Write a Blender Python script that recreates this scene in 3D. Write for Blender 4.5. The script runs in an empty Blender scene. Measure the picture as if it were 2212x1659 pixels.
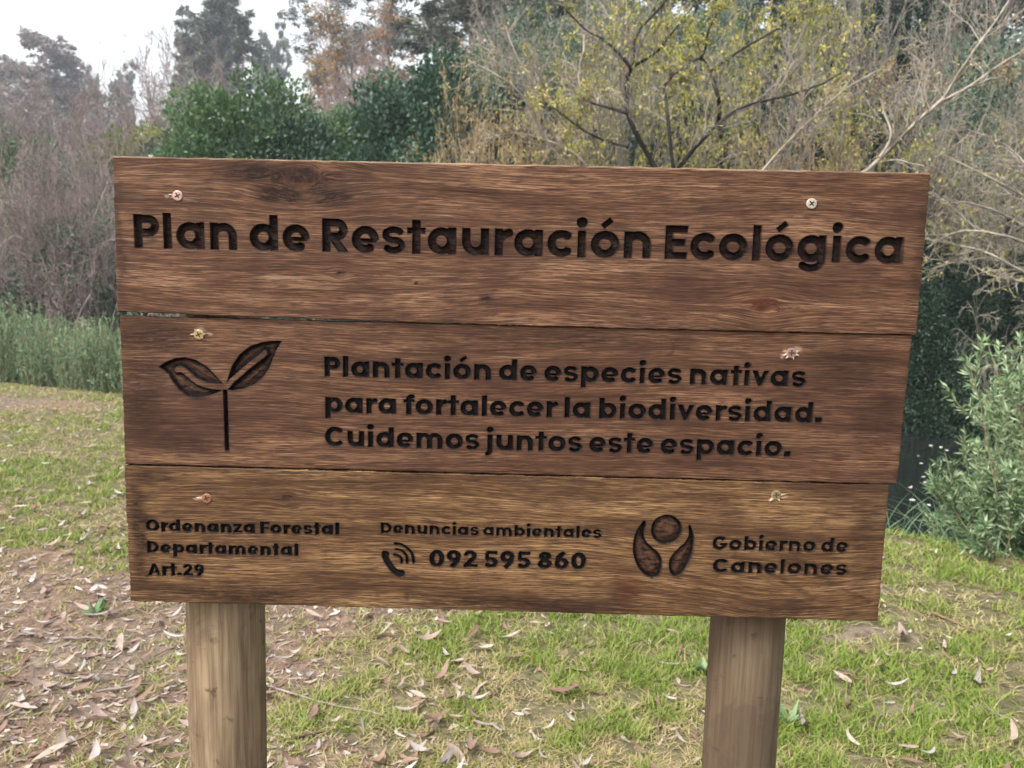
import bpy, math
import numpy as np
from mathutils import Matrix
sc = bpy.context.scene
COL = sc.collection
rng = np.random.default_rng(7)

# ------------------------------------------------------------------ camera
R = np.array([[0.99964092, -0.00830822, -0.02547542], [0.01137965, 0.99235413, 0.12289741], [0.02425958, -0.12314319, 0.99209235]])
CAM = np.array([0.5056, -0.9652, 1.5])
F = 1662.0
cam_d = bpy.data.cameras.new('camera')
cam_d.sensor_width = 36.0
cam_d.lens = 36.0 * F / 2212.0
cam_d.clip_start = 0.05
cam_d.clip_end = 2000
cam_d.dof.use_dof = True
cam_d.dof.focus_distance = 0.985
cam_d.dof.aperture_fstop = 11.0
cam = bpy.data.objects.new('camera', cam_d)
COL.objects.link(cam)
M4 = Matrix.Identity(4)
for i in range(3):
    M4[i][0] = R[i, 0]; M4[i][1] = R[i, 2]; M4[i][2] = -R[i, 1]; M4[i][3] = CAM[i]
cam.matrix_world = M4
sc.camera = cam

# ------------------------------------------------------------------ sky, sun, exposure
SUN_EL, SUN_AZ = math.radians(52), math.radians(232)      # azimuth measured clockwise from +Y
w = bpy.data.worlds.new('World'); sc.world = w
w.use_nodes = True
nt = w.node_tree
bg = nt.nodes['Background']
sky = nt.nodes.new('ShaderNodeTexSky'); sky.sky_type = 'NISHITA'; sky.sun_disc = False
sky.sun_elevation = SUN_EL; sky.sun_rotation = SUN_AZ
sky.dust_density = 6.0; sky.air_density = 1.5; sky.ozone_density = 1.0
hs = nt.nodes.new('ShaderNodeHueSaturation'); hs.inputs['Saturation'].default_value = 0.22
nt.links.new(sky.outputs[0], hs.inputs['Color'])
nt.links.new(hs.outputs[0], bg.inputs['Color'])
bg.inputs['Strength'].default_value = 0.15
sd = bpy.data.lights.new('sun', 'SUN'); sd.energy = 1.3; sd.angle = math.radians(20); sd.color = (1.0, 0.97, 0.93)
sun = bpy.data.objects.new('sun', sd); COL.objects.link(sun)
sun.rotation_euler = (math.pi / 2 - SUN_EL, 0, math.pi - SUN_AZ)
sun.location = (0, -5, 20)
sc.view_settings.view_transform = 'Standard'
sc.view_settings.look = 'None'
sc.view_settings.gamma = 1.0
sc.view_settings.exposure = 1.48
sc.render.engine = 'CYCLES'
sc.cycles.max_bounces = 6
sc.cycles.diffuse_bounces = 3
sc.cycles.transmission_bounces = 3
sc.cycles.transparent_max_bounces = 4
sc.cycles.volume_bounces = 0
sc.cycles.use_denoising = True

# ------------------------------------------------------------------ helpers
def ray(u, v):
    return R @ np.array([(u - 1106) / F, 1, -(v - 829.5) / F])
def on_y(u, v, y=0.0):
    d = ray(u, v); return CAM + d * (y - CAM[1]) / d[1]
def on_z(u, v, z=0.0):
    d = ray(u, v); return CAM + d * (z - CAM[2]) / d[2]

def tag(o, label=None, cat=None, group=None, kind=None):
    if label: o['label'] = label
    if cat: o['category'] = cat
    if group: o['group'] = group
    if kind: o['kind'] = kind
    return o

def mesh_quads(name, V, Fc, mats, attrs=None, smooth=True, matidx=None):
    """V (n,3), Fc (m,4) -> mesh; attrs: {name: (n,) or (n,3)}"""
    me = bpy.data.meshes.new(name)
    V = np.ascontiguousarray(V, dtype=np.float32); Fc = np.ascontiguousarray(Fc, dtype=np.int32)
    k = Fc.shape[1]
    me.vertices.add(len(V)); me.vertices.foreach_set('co', V.ravel())
    me.loops.add(Fc.size); me.loops.foreach_set('vertex_index', Fc.ravel())
    me.polygons.add(len(Fc))
    me.polygons.foreach_set('loop_start', np.arange(0, Fc.size, k, dtype=np.int32))
    me.polygons.foreach_set('loop_total', np.full(len(Fc), k, dtype=np.int32))
    me.polygons.foreach_set('use_smooth', np.full(len(Fc), smooth, dtype=bool))
    for m in (mats if isinstance(mats, (list, tuple)) else [mats]): me.materials.append(m)
    if matidx is not None: me.polygons.foreach_set('material_index', np.ascontiguousarray(matidx, dtype=np.int32))
    for an, a in (attrs or {}).items():
        a = np.asarray(a, dtype=np.float32)
        if a.ndim == 1:
            at = me.attributes.new(an, 'FLOAT', 'POINT'); at.data.foreach_set('value', a)
        else:
            at = me.attributes.new(an, 'FLOAT_VECTOR', 'POINT'); at.data.foreach_set('vector', a.ravel())
    me.update(calc_edges=True)
    return me

def link(name, me, parent=None, loc=None):
    o = bpy.data.objects.new(name, me); COL.objects.link(o)
    if parent is not None: o.parent = parent
    if loc is not None: o.location = loc
    return o
def empty(name, loc=(0, 0, 0)):
    o = bpy.data.objects.new(name, None); COL.objects.link(o); o.location = loc
    o.empty_display_size = 0.1
    return o

_tab = np.random.default_rng(99).random((256, 256))
def vn(x, y, s=0):
    x = np.asarray(x, float) + 37.3 * s; y = np.asarray(y, float) + 91.7 * s
    xi = np.floor(x).astype(int); yi = np.floor(y).astype(int)
    fx = x - xi; fy = y - yi
    fx = fx * fx * (3 - 2 * fx); fy = fy * fy * (3 - 2 * fy)
    a = _tab[xi % 256, yi % 256]; b = _tab[(xi + 1) % 256, yi % 256]
    c = _tab[xi % 256, (yi + 1) % 256]; d = _tab[(xi + 1) % 256, (yi + 1) % 256]
    return (a * (1 - fx) + b * fx) * (1 - fy) + (c * (1 - fx) + d * fx) * fy
def fbm(x, y, s=0, o=4):
    t = 0; a = 0.5; n = 0
    for i in range(o):
        t = t + a * vn(np.asarray(x) * 2 ** i, np.asarray(y) * 2 ** i, s + i); n += a; a *= 0.5
    return t / n
def sstep(a, b, x):
    t = np.clip((x - a) / (b - a), 0, 1); return t * t * (3 - 2 * t)

# ------------------------------------------------------------------ node helpers
class NT:
    def __init__(self, name):
        self.m = bpy.data.materials.new(name); self.m.use_nodes = True
        self.t = self.m.node_tree; self.b = self.t.nodes['Principled BSDF']; self.out = self.t.nodes['Material Output']
    def n(self, typ, **kw):
        nd = self.t.nodes.new(typ)
        for k, v in kw.items(): setattr(nd, k, v)
        return nd
    def l(self, a, b): self.t.links.new(a, b)
    def attr(self, name, vec=False):
        a = self.n('ShaderNodeAttribute', attribute_name=name); return a.outputs['Vector' if vec else 'Fac']
    def noise(self, vec, scale=1, detail=4, rough=0.55, dist=0):
        nd = self.n('ShaderNodeTexNoise'); nd.inputs['Scale'].default_value = scale; nd.inputs['Detail'].default_value = detail
        nd.inputs['Roughness'].default_value = rough; nd.inputs['Distortion'].default_value = dist
        if vec is not None: self.l(vec, nd.inputs['Vector'])
        return nd.outputs['Fac']
    def ramp(self, fac, stops, interp='LINEAR'):
        nd = self.n('ShaderNodeValToRGB'); cr = nd.color_ramp; cr.interpolation = interp
        while len(cr.elements) < len(stops): cr.elements.new(0.5)
        for e, (p, c) in zip(cr.elements, stops):
            e.position = p; e.color = (*c, 1) if len(c) == 3 else c
        self.l(fac, nd.inputs['Fac']); return nd.outputs['Color']
    def rng(self, fac, a, b, c=0.0, d=1.0):
        nd = self.n('ShaderNodeMapRange'); 
        for i, v in enumerate((a, b, c, d)): nd.inputs[i + 1].default_value = v
        self.l(fac, nd.inputs[0]); return nd.outputs[0]
    def math(self, op, a, b=None):
        nd = self.n('ShaderNodeMath', operation=op)
        for i, v in enumerate((a, b)):
            if v is None: continue
            if isinstance(v, (int, float)): nd.inputs[i].default_value = v
            else: self.l(v, nd.inputs[i])
        return nd.outputs[0]
    def mix(self, fac, a, b, blend='MIX'):
        nd = self.n('ShaderNodeMix', data_type='RGBA', blend_type=blend)
        for i, v in ((0, fac), (6, a), (7, b)):
            if isinstance(v, (int, float)): nd.inputs[i].default_value = v
            elif isinstance(v, tuple): nd.inputs[i].default_value = (*v, 1)
            else: self.l(v, nd.inputs[i])
        return nd.outputs[2]
    def scale(self, vec, s):
        nd = self.n('ShaderNodeVectorMath', operation='MULTIPLY'); self.l(vec, nd.inputs[0]); nd.inputs[1].default_value = s
        return nd.outputs[0]
    def pos(self):
        return self.n('ShaderNodeTexCoord').outputs['Object']
    def bump(self, h, strength, dist):
        nd = self.n('ShaderNodeBump'); nd.inputs['Strength'].default_value = strength; nd.inputs['Distance'].default_value = dist
        self.l(h, nd.inputs['Height']); self.l(nd.outputs[0], self.b.inputs['Normal'])

def leaf_mat(name, stops, rough=0.5, trans=0.3, var=0.25):
    k = NT(name)
    t = k.attr('tint')
    oi = k.n('ShaderNodeObjectInfo')
    f = k.math('ADD', t, k.rng(oi.outputs['Random'], 0, 1, -var / 2, var / 2))
    c = k.ramp(f, stops)
    k.l(c, k.b.inputs['Base Color']); k.b.inputs['Roughness'].default_value = rough
    k.b.inputs['Specular IOR Level'].default_value = 0.22
    if trans > 0:
        tr = k.n('ShaderNodeBsdfTranslucent'); k.l(k.mix(1.0, c, (1.0, 1.05, 0.75), 'MULTIPLY'), tr.inputs['Color'])
        mx = k.n('ShaderNodeMixShader'); mx.inputs[0].default_value = trans
        k.l(k.b.outputs[0], mx.inputs[1]); k.l(tr.outputs[0], mx.inputs[2]); k.l(mx.outputs[0], k.out.inputs['Surface'])
    return k.m
def bark_mat(name, c0, c1, scale=6):
    k = NT(name)
    p = k.scale(k.pos(), (scale, scale, scale * 0.35))
    n = k.noise(p, 1, 4)
    k.l(k.ramp(n, [(0.3, c0), (0.7, c1)]), k.b.inputs['Base Color']); k.b.inputs['Roughness'].default_value = 0.9
    k.b.inputs['Specular IOR Level'].default_value = 0.15
    return k.m

# ================================================================== TERRAIN
EX = np.array([-40, -12, -7.23, -5.07, 3.01, 3.65, 6, 12, 40.]); EY = np.array([13.5, 11.9, 10.36, 9.54, 4.07, 3.66, 2.2, -1.5, -16.])
FX = np.array([-60, -8, -3, 3, 7.6, 12, 40.]); FY = np.array([24, 17.5, 15.6, 13.4, 12.9, 14.0, 10.])
def bank_s(x, y): return (y - np.interp(x, EX, EY)) * 0.83
WATER = -0.8
def ground(x, y):
    x = np.asarray(x, float); y = np.asarray(y, float)
    s = bank_s(x, y)
    z = 0.05 * (fbm(x * 0.5, y * 0.5, 3) - 0.5) + 0.03 * (fbm(x * 2.1, y * 2.1, 5) - 0.5)
    z = z - 0.07 * sstep(-0.9, 0, s) - 1.25 * sstep(-0.1, 1.6, s)
    t = y - np.interp(x, FX, FY)
    side = sstep(-0.45, 0.15, x / (np.abs(y) + 4))
    hill = (t - 1.4) * (0.26 + 0.30 * side)
    top = 14.0 - 1.0 * side
    hill = np.where(hill > 0, top * (1 - np.exp(-np.maximum(hill, 0) / top)), 0)
    far = -1.3 + (1.75 + 1.0 * sstep(3, 6, x)) * sstep(0, 1.3, t) + hill + 0.5 * (fbm(x * 0.25, y * 0.25, 9) - 0.5) * sstep(0.5, 4, t)
    return np.where(t > 0, far, z)

def axis(lo, hi, n, far, m):
    a = np.linspace(lo, hi, n)
    g = np.geomspace(0.2, 1, m)[1:]
    g = (g - 0.2) / 0.8
    g = g ** 1.7
    return np.concatenate([lo - (far * g)[::-1], a, hi + far * g])
ax_ = axis(-11, 9, 260, 230, 28); ay_ = axis(-2.5, 18, 260, 230, 28)
GX, GY = np.meshgrid(ax_, ay_, indexing='ij')
GZ = ground(GX, GY)
def soilness(x, y):
    """0 grass .. 1 bare soil"""
    d = 0.55 * fbm(x * 0.9, y * 0.9, 21, 4) + 0.45 * fbm(x * 3.4, y * 3.4, 27, 3)
    left = sstep(0.5, -0.55, x + 0.22 * (y - 1.4)) * sstep(3.5, 2.3, y)
    mound = np.exp(-(((x + 5.3) / 1.3) ** 2 + ((y - 8.0) / 0.45) ** 2))
    v = sstep(0.40, 0.64, d * 0.82 + 0.33 * left) + 1.2 * mound
    return np.clip(v, 0, 1)
def redness(x, y): return sstep(1.0, -0.5, x + 0.1 * y) * sstep(0.35, 0.6, fbm(x * 1.3, y * 1.3, 41, 3)) 
nx, ny = GX.shape
idx = np.arange(nx * ny).reshape(nx, ny)
fq = np.stack([idx[:-1, :-1], idx[1:, :-1], idx[1:, 1:], idx[:-1, 1:]], -1).reshape(-1, 4)
k = NT('ground_soil')
p = k.pos()
n1 = k.noise(p, 3.0, 6, 0.65); n2 = k.noise(p, 60.0, 4, 0.7); n3 = k.noise(p, 14, 5, 0.65)
soil = k.ramp(n3, [(0.3, (0.06, 0.045, 0.035)), (0.55, (0.155, 0.12, 0.092)), (0.75, (0.26, 0.205, 0.165))])
red = k.ramp(n3, [(0.3, (0.080, 0.052, 0.039)), (0.55, (0.165, 0.110, 0.082)), (0.75, (0.26, 0.19, 0.15))])
soil = k.mix(k.attr('red'), soil, red)
gr = k.ramp(n3, [(0.3, (0.045, 0.042, 0.022)), (0.5, (0.10, 0.090, 0.047)), (0.7, (0.20, 0.165, 0.10))])
so = k.math('ADD', k.attr('soil'), k.rng(n1, 0.35, 0.65, -0.35, 0.35))
c = k.mix(k.rng(so, 0.3, 0.75), gr, soil)
c = k.mix(k.rng(n2, 0.52, 0.7, 0, 0.55), c, (0.05, 0.035, 0.025))
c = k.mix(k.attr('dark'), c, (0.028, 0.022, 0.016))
k.l(c, k.b.inputs['Base Color']); k.b.inputs['Roughness'].default_value = 0.95; k.b.inputs['Specular IOR Level'].default_value = 0.1
k.bump(k.math('ADD', n2, n3), 0.7, 0.02)
gx, gy = GX.ravel(), GY.ravel()
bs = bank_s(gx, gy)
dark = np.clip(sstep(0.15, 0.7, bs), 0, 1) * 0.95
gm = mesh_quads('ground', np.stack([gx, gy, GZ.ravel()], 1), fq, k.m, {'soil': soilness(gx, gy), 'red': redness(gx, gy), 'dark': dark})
tag(link('ground', gm), kind='structure')

# water sheet
k = NT('dark_water')
k.b.inputs['Base Color'].default_value = (0.008, 0.010, 0.009, 1); k.b.inputs['Roughness'].default_value = 0.06
k.b.inputs['IOR'].default_value = 1.33; k.b.inputs['Specular IOR Level'].default_value = 0.3
k.bump(k.noise(k.scale(k.pos(), (1.2, 3.0, 1)), 2.0, 3), 0.12, 0.02)
wx = np.linspace(-45, 45, 91); wV = []
for x in wx:
    wV += [[x, np.interp(x, EX, EY) + 0.7, WATER], [x, np.interp(x, FX, FY) + 0.9, WATER]]
wi = np.arange(90) * 2
tag(link('water', mesh_quads('water', np.array(wV), np.stack([wi, wi + 2, wi + 3, wi + 1], 1), k.m)), kind='structure')

# ================================================================== PLANT GENERATOR
def norm(v): return v / np.maximum(np.linalg.norm(v, axis=-1, keepdims=True), 1e-9)
def polylines(g, P, D, L, K, curv, bias, biasw):
    """grow N polylines of K points"""
    N = len(P); out = np.zeros((N, K, 3)); out[:, 0] = P; d = norm(D)
    for i in range(1, K):
        d = norm(d + g.normal(0, curv, (N, 3)) + np.asarray(bias) * biasw)
        out[:, i] = out[:, i - 1] + d * (L / (K - 1))[:, None]
    return out
def spawn(g, par, rad, n, tmin, tmax, ang, spread, lenr, rr):
    """children of every parent polyline"""
    N, K, _ = par.shape
    t = g.uniform(tmin, tmax, (N, n)) * (K - 1)
    i = np.minimum(t.astype(int), K - 2); f = (t - i)[..., None]
    ii = np.arange(N)[:, None]
    a = par[ii, i]; b = par[ii, i + 1]
    P = a * (1 - f) + b * f
    T = norm(b - a)
    rnd = norm(g.normal(0, 1, (N, n, 3))); perp = norm(np.cross(T, rnd))
    an = np.radians(g.normal(ang, spread, (N, n)))[..., None]
    D = T * np.cos(an) + perp * np.sin(an)
    plen = np.linalg.norm(np.diff(par, axis=1), axis=2).sum(1)[:, None]
    L = plen * lenr * g.uniform(0.55, 1.1, (N, n)) * (1.15 - 0.5 * t / (K - 1))
    Rd = (rad[ii, i] * (1 - f[..., 0]) + rad[ii, i + 1] * f[..., 0]) * rr
    return P.reshape(-1, 3), D.reshape(-1, 3), L.ravel(), Rd.ravel()
def taper(r0, K, end=0.45): return r0[:, None] * np.linspace(1, end, K)[None, :]
def tubes(par, rad, S=3):
    N, K, _ = par.shape
    T = np.gradient(par, axis=1); T = norm(T)
    ref = np.where(np.abs(T[..., 2:3]) > 0.9, np.array([1., 0, 0]), np.array([0, 0, 1.]))
    A = norm(np.cross(T, ref)); B = np.cross(T, A)
    th = np.linspace(0, 2 * np.pi, S, endpoint=False)
    V = par[:, :, None] + rad[:, :, None, None] * (A[:, :, None] * np.cos(th)[:, None] + B[:, :, None] * np.sin(th)[:, None])
    ix = np.arange(N * K * S).reshape(N, K, S)
    a = ix[:, :-1]; b = ix[:, 1:]
    Fc = np.stack([a, np.roll(a, -1, 2), np.roll(b, -1, 2), b], -1).reshape(-1, 4)
    return V.reshape(-1, 3), Fc
def merge(parts):
    Vs, Fs, o = [], [], 0
    for V, Fc in parts:
        Vs.append(V); Fs.append(Fc + o); o += len(V)
    return np.concatenate(Vs), np.concatenate(Fs)
def leaves(g, P, D, Ln, Wd, fold=0.25, tint=None):
    """P base points, D directions; four-corner folded leaf"""
    n = len(P); D = norm(D)
    side = norm(np.cross(D, norm(g.normal(0, 1, (n, 3)))))
    up = np.cross(side, D)
    L = Ln[:, None]; W = Wd[:, None]
    mid = P + D * L * 0.45
    V = np.stack([P, mid + side * W * 0.5 + up * W * fold, P + D * L + up * L * g.normal(0, 0.12, (n, 1)), mid - side * W * 0.5 + up * W * fold], 1)
    ix = np.arange(n * 4).reshape(n, 4)
    t = g.uniform(0, 1, n) if tint is None else tint
    return V.reshape(-1, 3), ix, np.repeat(t, 4)
def along(g, par, n):
    N, K, _ = par.shape
    j = g.integers(0, N, n); t = g.uniform(0.1, 1, n) * (K - 1)
    i = np.minimum(t.astype(int), K - 2); f = (t - i)[:, None]
    a = par[j, i]; b = par[j, i + 1]
    return a * (1 - f) + b * f, norm(b - a)

BK = {
 'grey': bark_mat('grey_twig_bark', (0.10, 0.085, 0.074), (0.33, 0.285, 0.245)),
 'brown': bark_mat('brown_twig_bark', (0.125, 0.094, 0.086), (0.31, 0.245, 0.23)),
 'pale': bark_mat('pale_twig_bark', (0.15, 0.125, 0.10), (0.37, 0.325, 0.265)),
 'dark': bark_mat('dark_trunk_bark', (0.012, 0.011, 0.010), (0.045, 0.04, 0.035)),
 'euc': bark_mat('smooth_gum_bark', (0.20, 0.17, 0.15), (0.40, 0.36, 0.32)),
 'tan': bark_mat('tan_stem_bark', (0.20, 0.145, 0.09), (0.40, 0.31, 0.20)),
}
LF = {
 'green': leaf_mat('green_leaf', [(0, (0.024, 0.055, 0.026)), (0.5, (0.068, 0.122, 0.056)), (1, (0.185, 0.265, 0.14))], 0.34, 0.34),
 'dark': leaf_mat('dark_green_leaf', [(0, (0.014, 0.038, 0.026)), (0.5, (0.042, 0.083, 0.055)), (1, (0.145, 0.205, 0.145))], 0.34, 0.32),
 'sage': leaf_mat('sage_green_leaf', [(0, (0.05, 0.085, 0.055)), (0.5, (0.10, 0.15, 0.10)), (1, (0.19, 0.25, 0.18))], 0.5, 0.25),
 'euc': leaf_mat('gum_leaf', [(0, (0.045, 0.062, 0.045)), (0.5, (0.09, 0.11, 0.085)), (1, (0.17, 0.18, 0.14))], 0.5, 0.2),
 'yellow': leaf_mat('yellow_green_leaf', [(0, (0.095, 0.13, 0.030)), (0.4, (0.24, 0.26, 0.055)), (0.75, (0.50, 0.42, 0.075)), (1, (0.60, 0.52, 0.24))], 0.5, 0.35),
 'tan': leaf_mat('tan_dry_leaf', [(0, (0.16, 0.10, 0.05)), (0.5, (0.34, 0.25, 0.12)), (0.8, (0.46, 0.38, 0.2)), (1, (0.40, 0.36, 0.08))], 0.6, 0.3),
 'orange': leaf_mat('orange_leaf', [(0, (0.20, 0.095, 0.035)), (0.6, (0.38, 0.20, 0.065)), (1, (0.48, 0.33, 0.14))], 0.55, 0.3),
 'reed': leaf_mat('reed_blade', [(0, (0.06, 0.11, 0.06)), (0.5, (0.13, 0.21, 0.115)), (0.85, (0.24, 0.34, 0.21)), (1, (0.36, 0.38, 0.25))], 0.5, 0.3),
 'willow': leaf_mat('fresh_willow_leaf', [(0, (0.045, 0.085, 0.040)), (0.5, (0.14, 0.215, 0.10)), (1, (0.37, 0.44, 0.28))], 0.45, 0.25),
 'shade_dark': leaf_mat('shade_darkened_leaf', [(0, (0.005, 0.013, 0.007)), (0.6, (0.011, 0.027, 0.015)), (1, (0.038, 0.070, 0.040))], 0.4, 0.15),  # green lowered to near black: shade of the overhung hollow put into the colour
 'mauve': leaf_mat('withered_mauve_leaf', [(0, (0.11, 0.088, 0.085)), (0.5, (0.21, 0.172, 0.168)), (1, (0.32, 0.275, 0.26))], 0.6, 0.2),
 'lime': leaf_mat('yellowish_green_leaf', [(0, (0.06, 0.10, 0.02)), (0.6, (0.15, 0.19, 0.035)), (1, (0.30, 0.28, 0.05))], 0.5, 0.3),
}
PROTO = {}
def proto(key, parts, h, wd):
    PROTO.setdefault(key[0], []).append((parts, h, wd))

def bare_shrub(kind, seed, bark, leaf=None, nleaf=0, H=3.2, droop=0.0, stems=16, lean=26, leafL=0.06, twig=0.006, fine=9, tips=3):
    g = np.random.default_rng(seed)
    a = g.uniform(0, 2 * np.pi, stems); rr = g.uniform(0, 0.35, stems)
    P = np.stack([rr * np.cos(a), rr * np.sin(a), np.full(stems, -0.1)], 1)
    le = np.radians(np.abs(g.normal(0, lean, stems)))
    D = np.stack([np.sin(le) * np.cos(a), np.sin(le) * np.sin(a), np.cos(le)], 1)
    L = H * g.uniform(0.65, 1.05, stems)
    l0 = polylines(g, P, D, L, 9, 0.12, (0, 0, -1), droop * 0.5); r0 = taper(g.uniform(0.012, 0.028, stems), 9, 0.3)
    P, D, L, rd = spawn(g, l0, r0, 9, 0.15, 1, 38, 12, 0.42, 0.55)
    l1 = polylines(g, P, D, L, 6, 0.16, (0, 0, 1), 0.05 - droop); r1 = taper(np.maximum(rd, twig), 6, 0.5)
    P, D, L, rd = spawn(g, l1, r1, fine, 0.1, 1, 40, 15, 0.5, 0.7)
    l2 = polylines(g, P, D, L, 4, 0.18, (0, 0, 1), 0.04 - droop); r2 = taper(np.maximum(rd, twig * 0.75), 4, 0.5)
    P, D, L, rd = spawn(g, l2, r2, tips, 0.2, 1, 38, 15, 0.6, 0.7)
    l3 = polylines(g, P, D, L, 3, 0.2, (0, 0, 1), 0.04 - droop); r3 = taper(np.maximum(rd, twig * 0.6), 3, 0.6)
    parts = [('stem', mesh_quads('stem', *tubes(l0, r0, 5), BK[bark])),
             ('twigs', mesh_quads('twigs', *merge([tubes(l1, r1, 3), tubes(l2, r2, 3), tubes(l3, r3, 3)]), BK[bark]))]
    if nleaf:
        P, D = along(g, l3, nleaf)
        D = norm(D + g.normal(0, 0.8, D.shape) + [0, 0, -0.25])
        V, Fc, t = leaves(g, P, D, leafL * g.uniform(0.6, 1.3, nleaf), leafL * 0.36 * g.uniform(0.6, 1.3, nleaf))
        parts.append(('foliage', mesh_quads('foliage', V, Fc, LF[leaf], {'tint': t}, smooth=False)))
    allp = np.concatenate([l1.reshape(-1, 3), l2.reshape(-1, 3)])
    proto((kind,), parts, np.percentile(allp[:, 2], 97), np.percentile(np.hypot(allp[:, 0], allp[:, 1]), 88))

def leafy_bush(kind, seed, leaf, n=42000, H=3.0, Rw=2.0, leafL=0.09, lumps=62, ratio=0.60):
    g = np.random.default_rng(seed)
    # lumpy dome: leaf clumps on many small lobes, gaps between
    ph = g.uniform(0, 2 * np.pi, lumps); cz = g.uniform(0.02, 0.97, lumps)
    rad = (Rw - 0.35) * np.sqrt(np.clip(1 - (cz * 0.97) ** 2, 0.02, 1)) * g.uniform(0.72, 1.05, lumps)
    C = np.stack([rad * np.cos(ph), rad * np.sin(ph), cz * (H - 0.4) * g.uniform(0.85, 1.0, lumps) + 0.1], 1)
    cr = g.uniform(0.34, 0.72, lumps) * (0.75 + 0.25 * (1 - cz))
    j = g.choice(lumps, n, p=cr ** 2 / (cr ** 2).sum())
    d = norm(g.normal(0, 1, (n, 3))); rr = cr[j] * g.beta(4, 1.6, n) * 1.15
    P = C[j] + d * rr[:, None] * [1, 1, 0.85]
    out = norm(P - np.array([0, 0, H * 0.3]))
    D = norm(out * 0.5 + d * 0.5 + g.normal(0, 0.75, (n, 3)) * [1, 1, 0.7] + [0, 0, -0.25])
    tl = g.uniform(0, 1, lumps)
    V, Fc, t = leaves(g, P, D, leafL * g.uniform(0.6, 1.3, n), leafL * ratio * g.uniform(0.7, 1.3, n), 0.2,
                      np.clip(0.55 * g.uniform(0, 1, n) + 0.45 * tl[j], 0, 1))
    st = 9
    a = g.uniform(0, 2 * np.pi, st)
    l0 = polylines(g, np.stack([0.15 * np.cos(a), 0.15 * np.sin(a), np.full(st, -0.2)], 1), np.stack([np.cos(a) * 0.5, np.sin(a) * 0.5, np.ones(st)], 1), np.full(st, H * 0.6), 8, 0.12, (0, 0, 1), 0.03)
    r0 = taper(np.full(st, 0.05), 8, 0.25)
    P2, D2, L2, rd = spawn(g, l0, r0, 10, 0.2, 0.95, 50, 14, 0.4, 0.5)
    l1 = polylines(g, P2, D2, L2, 5, 0.15, (0, 0, 1), 0.06); r1 = taper(rd, 5, 0.4)
    parts = [('stem', mesh_quads('stem', *merge([tubes(l0, r0, 6), tubes(l1, r1, 3)]), BK['brown'])),
             ('foliage', mesh_quads('foliage', V, Fc, LF[leaf], {'tint': t}, smooth=False))]
    proto((kind,), parts, H * 1.08, Rw * 1.1)

def tall_tree(kind, seed, bark, leaf, nleaf=26000, H=12.0, crown0=0.35, limb=30, spread=0.30, leafL=0.25, weep=0.25, ang=42, clump=True, trunk_r=0.16):
    g = np.random.default_rng(seed)
    l0 = polylines(g, np.array([[0, 0, -0.3]]), np.array([[0.03, 0.0, 1]]), np.array([H]), 14, 0.05, (0, 0, 1), 0.08)
    r0 = taper(np.array([trunk_r]), 14, 0.15)
    P, D, L, rd = spawn(g, l0, r0, limb, crown0, 0.97, ang, 10, spread, 0.5)
    l1 = polylines(g, P, D, L, 8, 0.13, (0, 0, 1), 0.10); r1 = taper(np.maximum(rd, 0.02), 8, 0.3)
    P, D, L, rd = spawn(g, l1, r1, 9, 0.2, 1, 45, 14, 0.5, 0.5)
    l2 = polylines(g, P, D, L, 5, 0.18, (0, 0, -1), weep * 0.5); r2 = taper(np.maximum(rd, 0.011), 5, 0.4)
    P, D, L, rd = spawn(g, l2, r2, 4, 0.3, 1, 40, 15, 0.6, 0.6)
    l3 = polylines(g, P, D, L, 4, 0.2, (0, 0, -1), weep); r3 = taper(np.maximum(rd, 0.009), 4, 0.6)
    keep = g.random(len(l2)) < (0.62 if clump else 1.0)
    l3k = l3.reshape(len(l2), 4, 4, 3)[keep].reshape(-1, 4, 3)
    P, D = along(g, l3k, nleaf)
    P = P + g.normal(0, 0.05, P.shape)
    D = norm(D * 0.4 + g.normal(0, 0.6, D.shape) + [0, 0, -0.8 * weep - 0.2])
    V, Fc, t = leaves(g, P, D, leafL * g.uniform(0.6, 1.3, nleaf), leafL * 0.32 * g.uniform(0.6, 1.3, nleaf))
    parts = [('trunk', mesh_quads('trunk', *tubes(l0, r0, 8), BK[bark])),
             ('branches', mesh_quads('branches', *merge([tubes(l1, r1, 4), tubes(l2, r2, 3), tubes(l3, r3, 3)]), BK[bark])),
             ('crown', mesh_quads('crown', V, Fc, LF[leaf], {'tint': t}, smooth=False))]
    a = l3.reshape(-1, 3)
    proto((kind,), parts, np.percentile(a[:, 2], 98), np.percentile(np.hypot(a[:, 0], a[:, 1]), 90))

def blades(g, P, H, lean, W, az, K=4, arch=0.6):
    """arching grass/reed blades: strips"""
    n = len(P)
    s = np.linspace(0, 1, K)
    dx = np.cos(az)[:, None]; dy = np.sin(az)[:, None]
    hor = (lean[:, None] * s + arch * lean[:, None] * s ** 2.5) * H[:, None]
    z = H[:, None] * (s - 0.45 * arch * np.clip(lean, 0, 1)[:, None] * s ** 2.5)
    c = np.stack([P[:, 0:1] + hor * dx, P[:, 1:2] + hor * dy, P[:, 2:3] + z], -1)
    tw = az + np.pi / 2 + g.normal(0, 0.6, n)
    wv = np.stack([np.cos(tw), np.sin(tw), np.zeros(n)], -1)[:, None] * (W[:, None] * (1 - s ** 2 * 0.93))[..., None] * 0.5
    V = np.stack([c - wv, c + wv], 2)
    ix = np.arange(n * K * 2).reshape(n, K, 2)
    Fc = np.stack([ix[:, :-1, 0], ix[:, :-1, 1], ix[:, 1:, 1], ix[:, 1:, 0]], -1).reshape(-1, 4)
    return V.reshape(-1, 3), Fc

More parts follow.
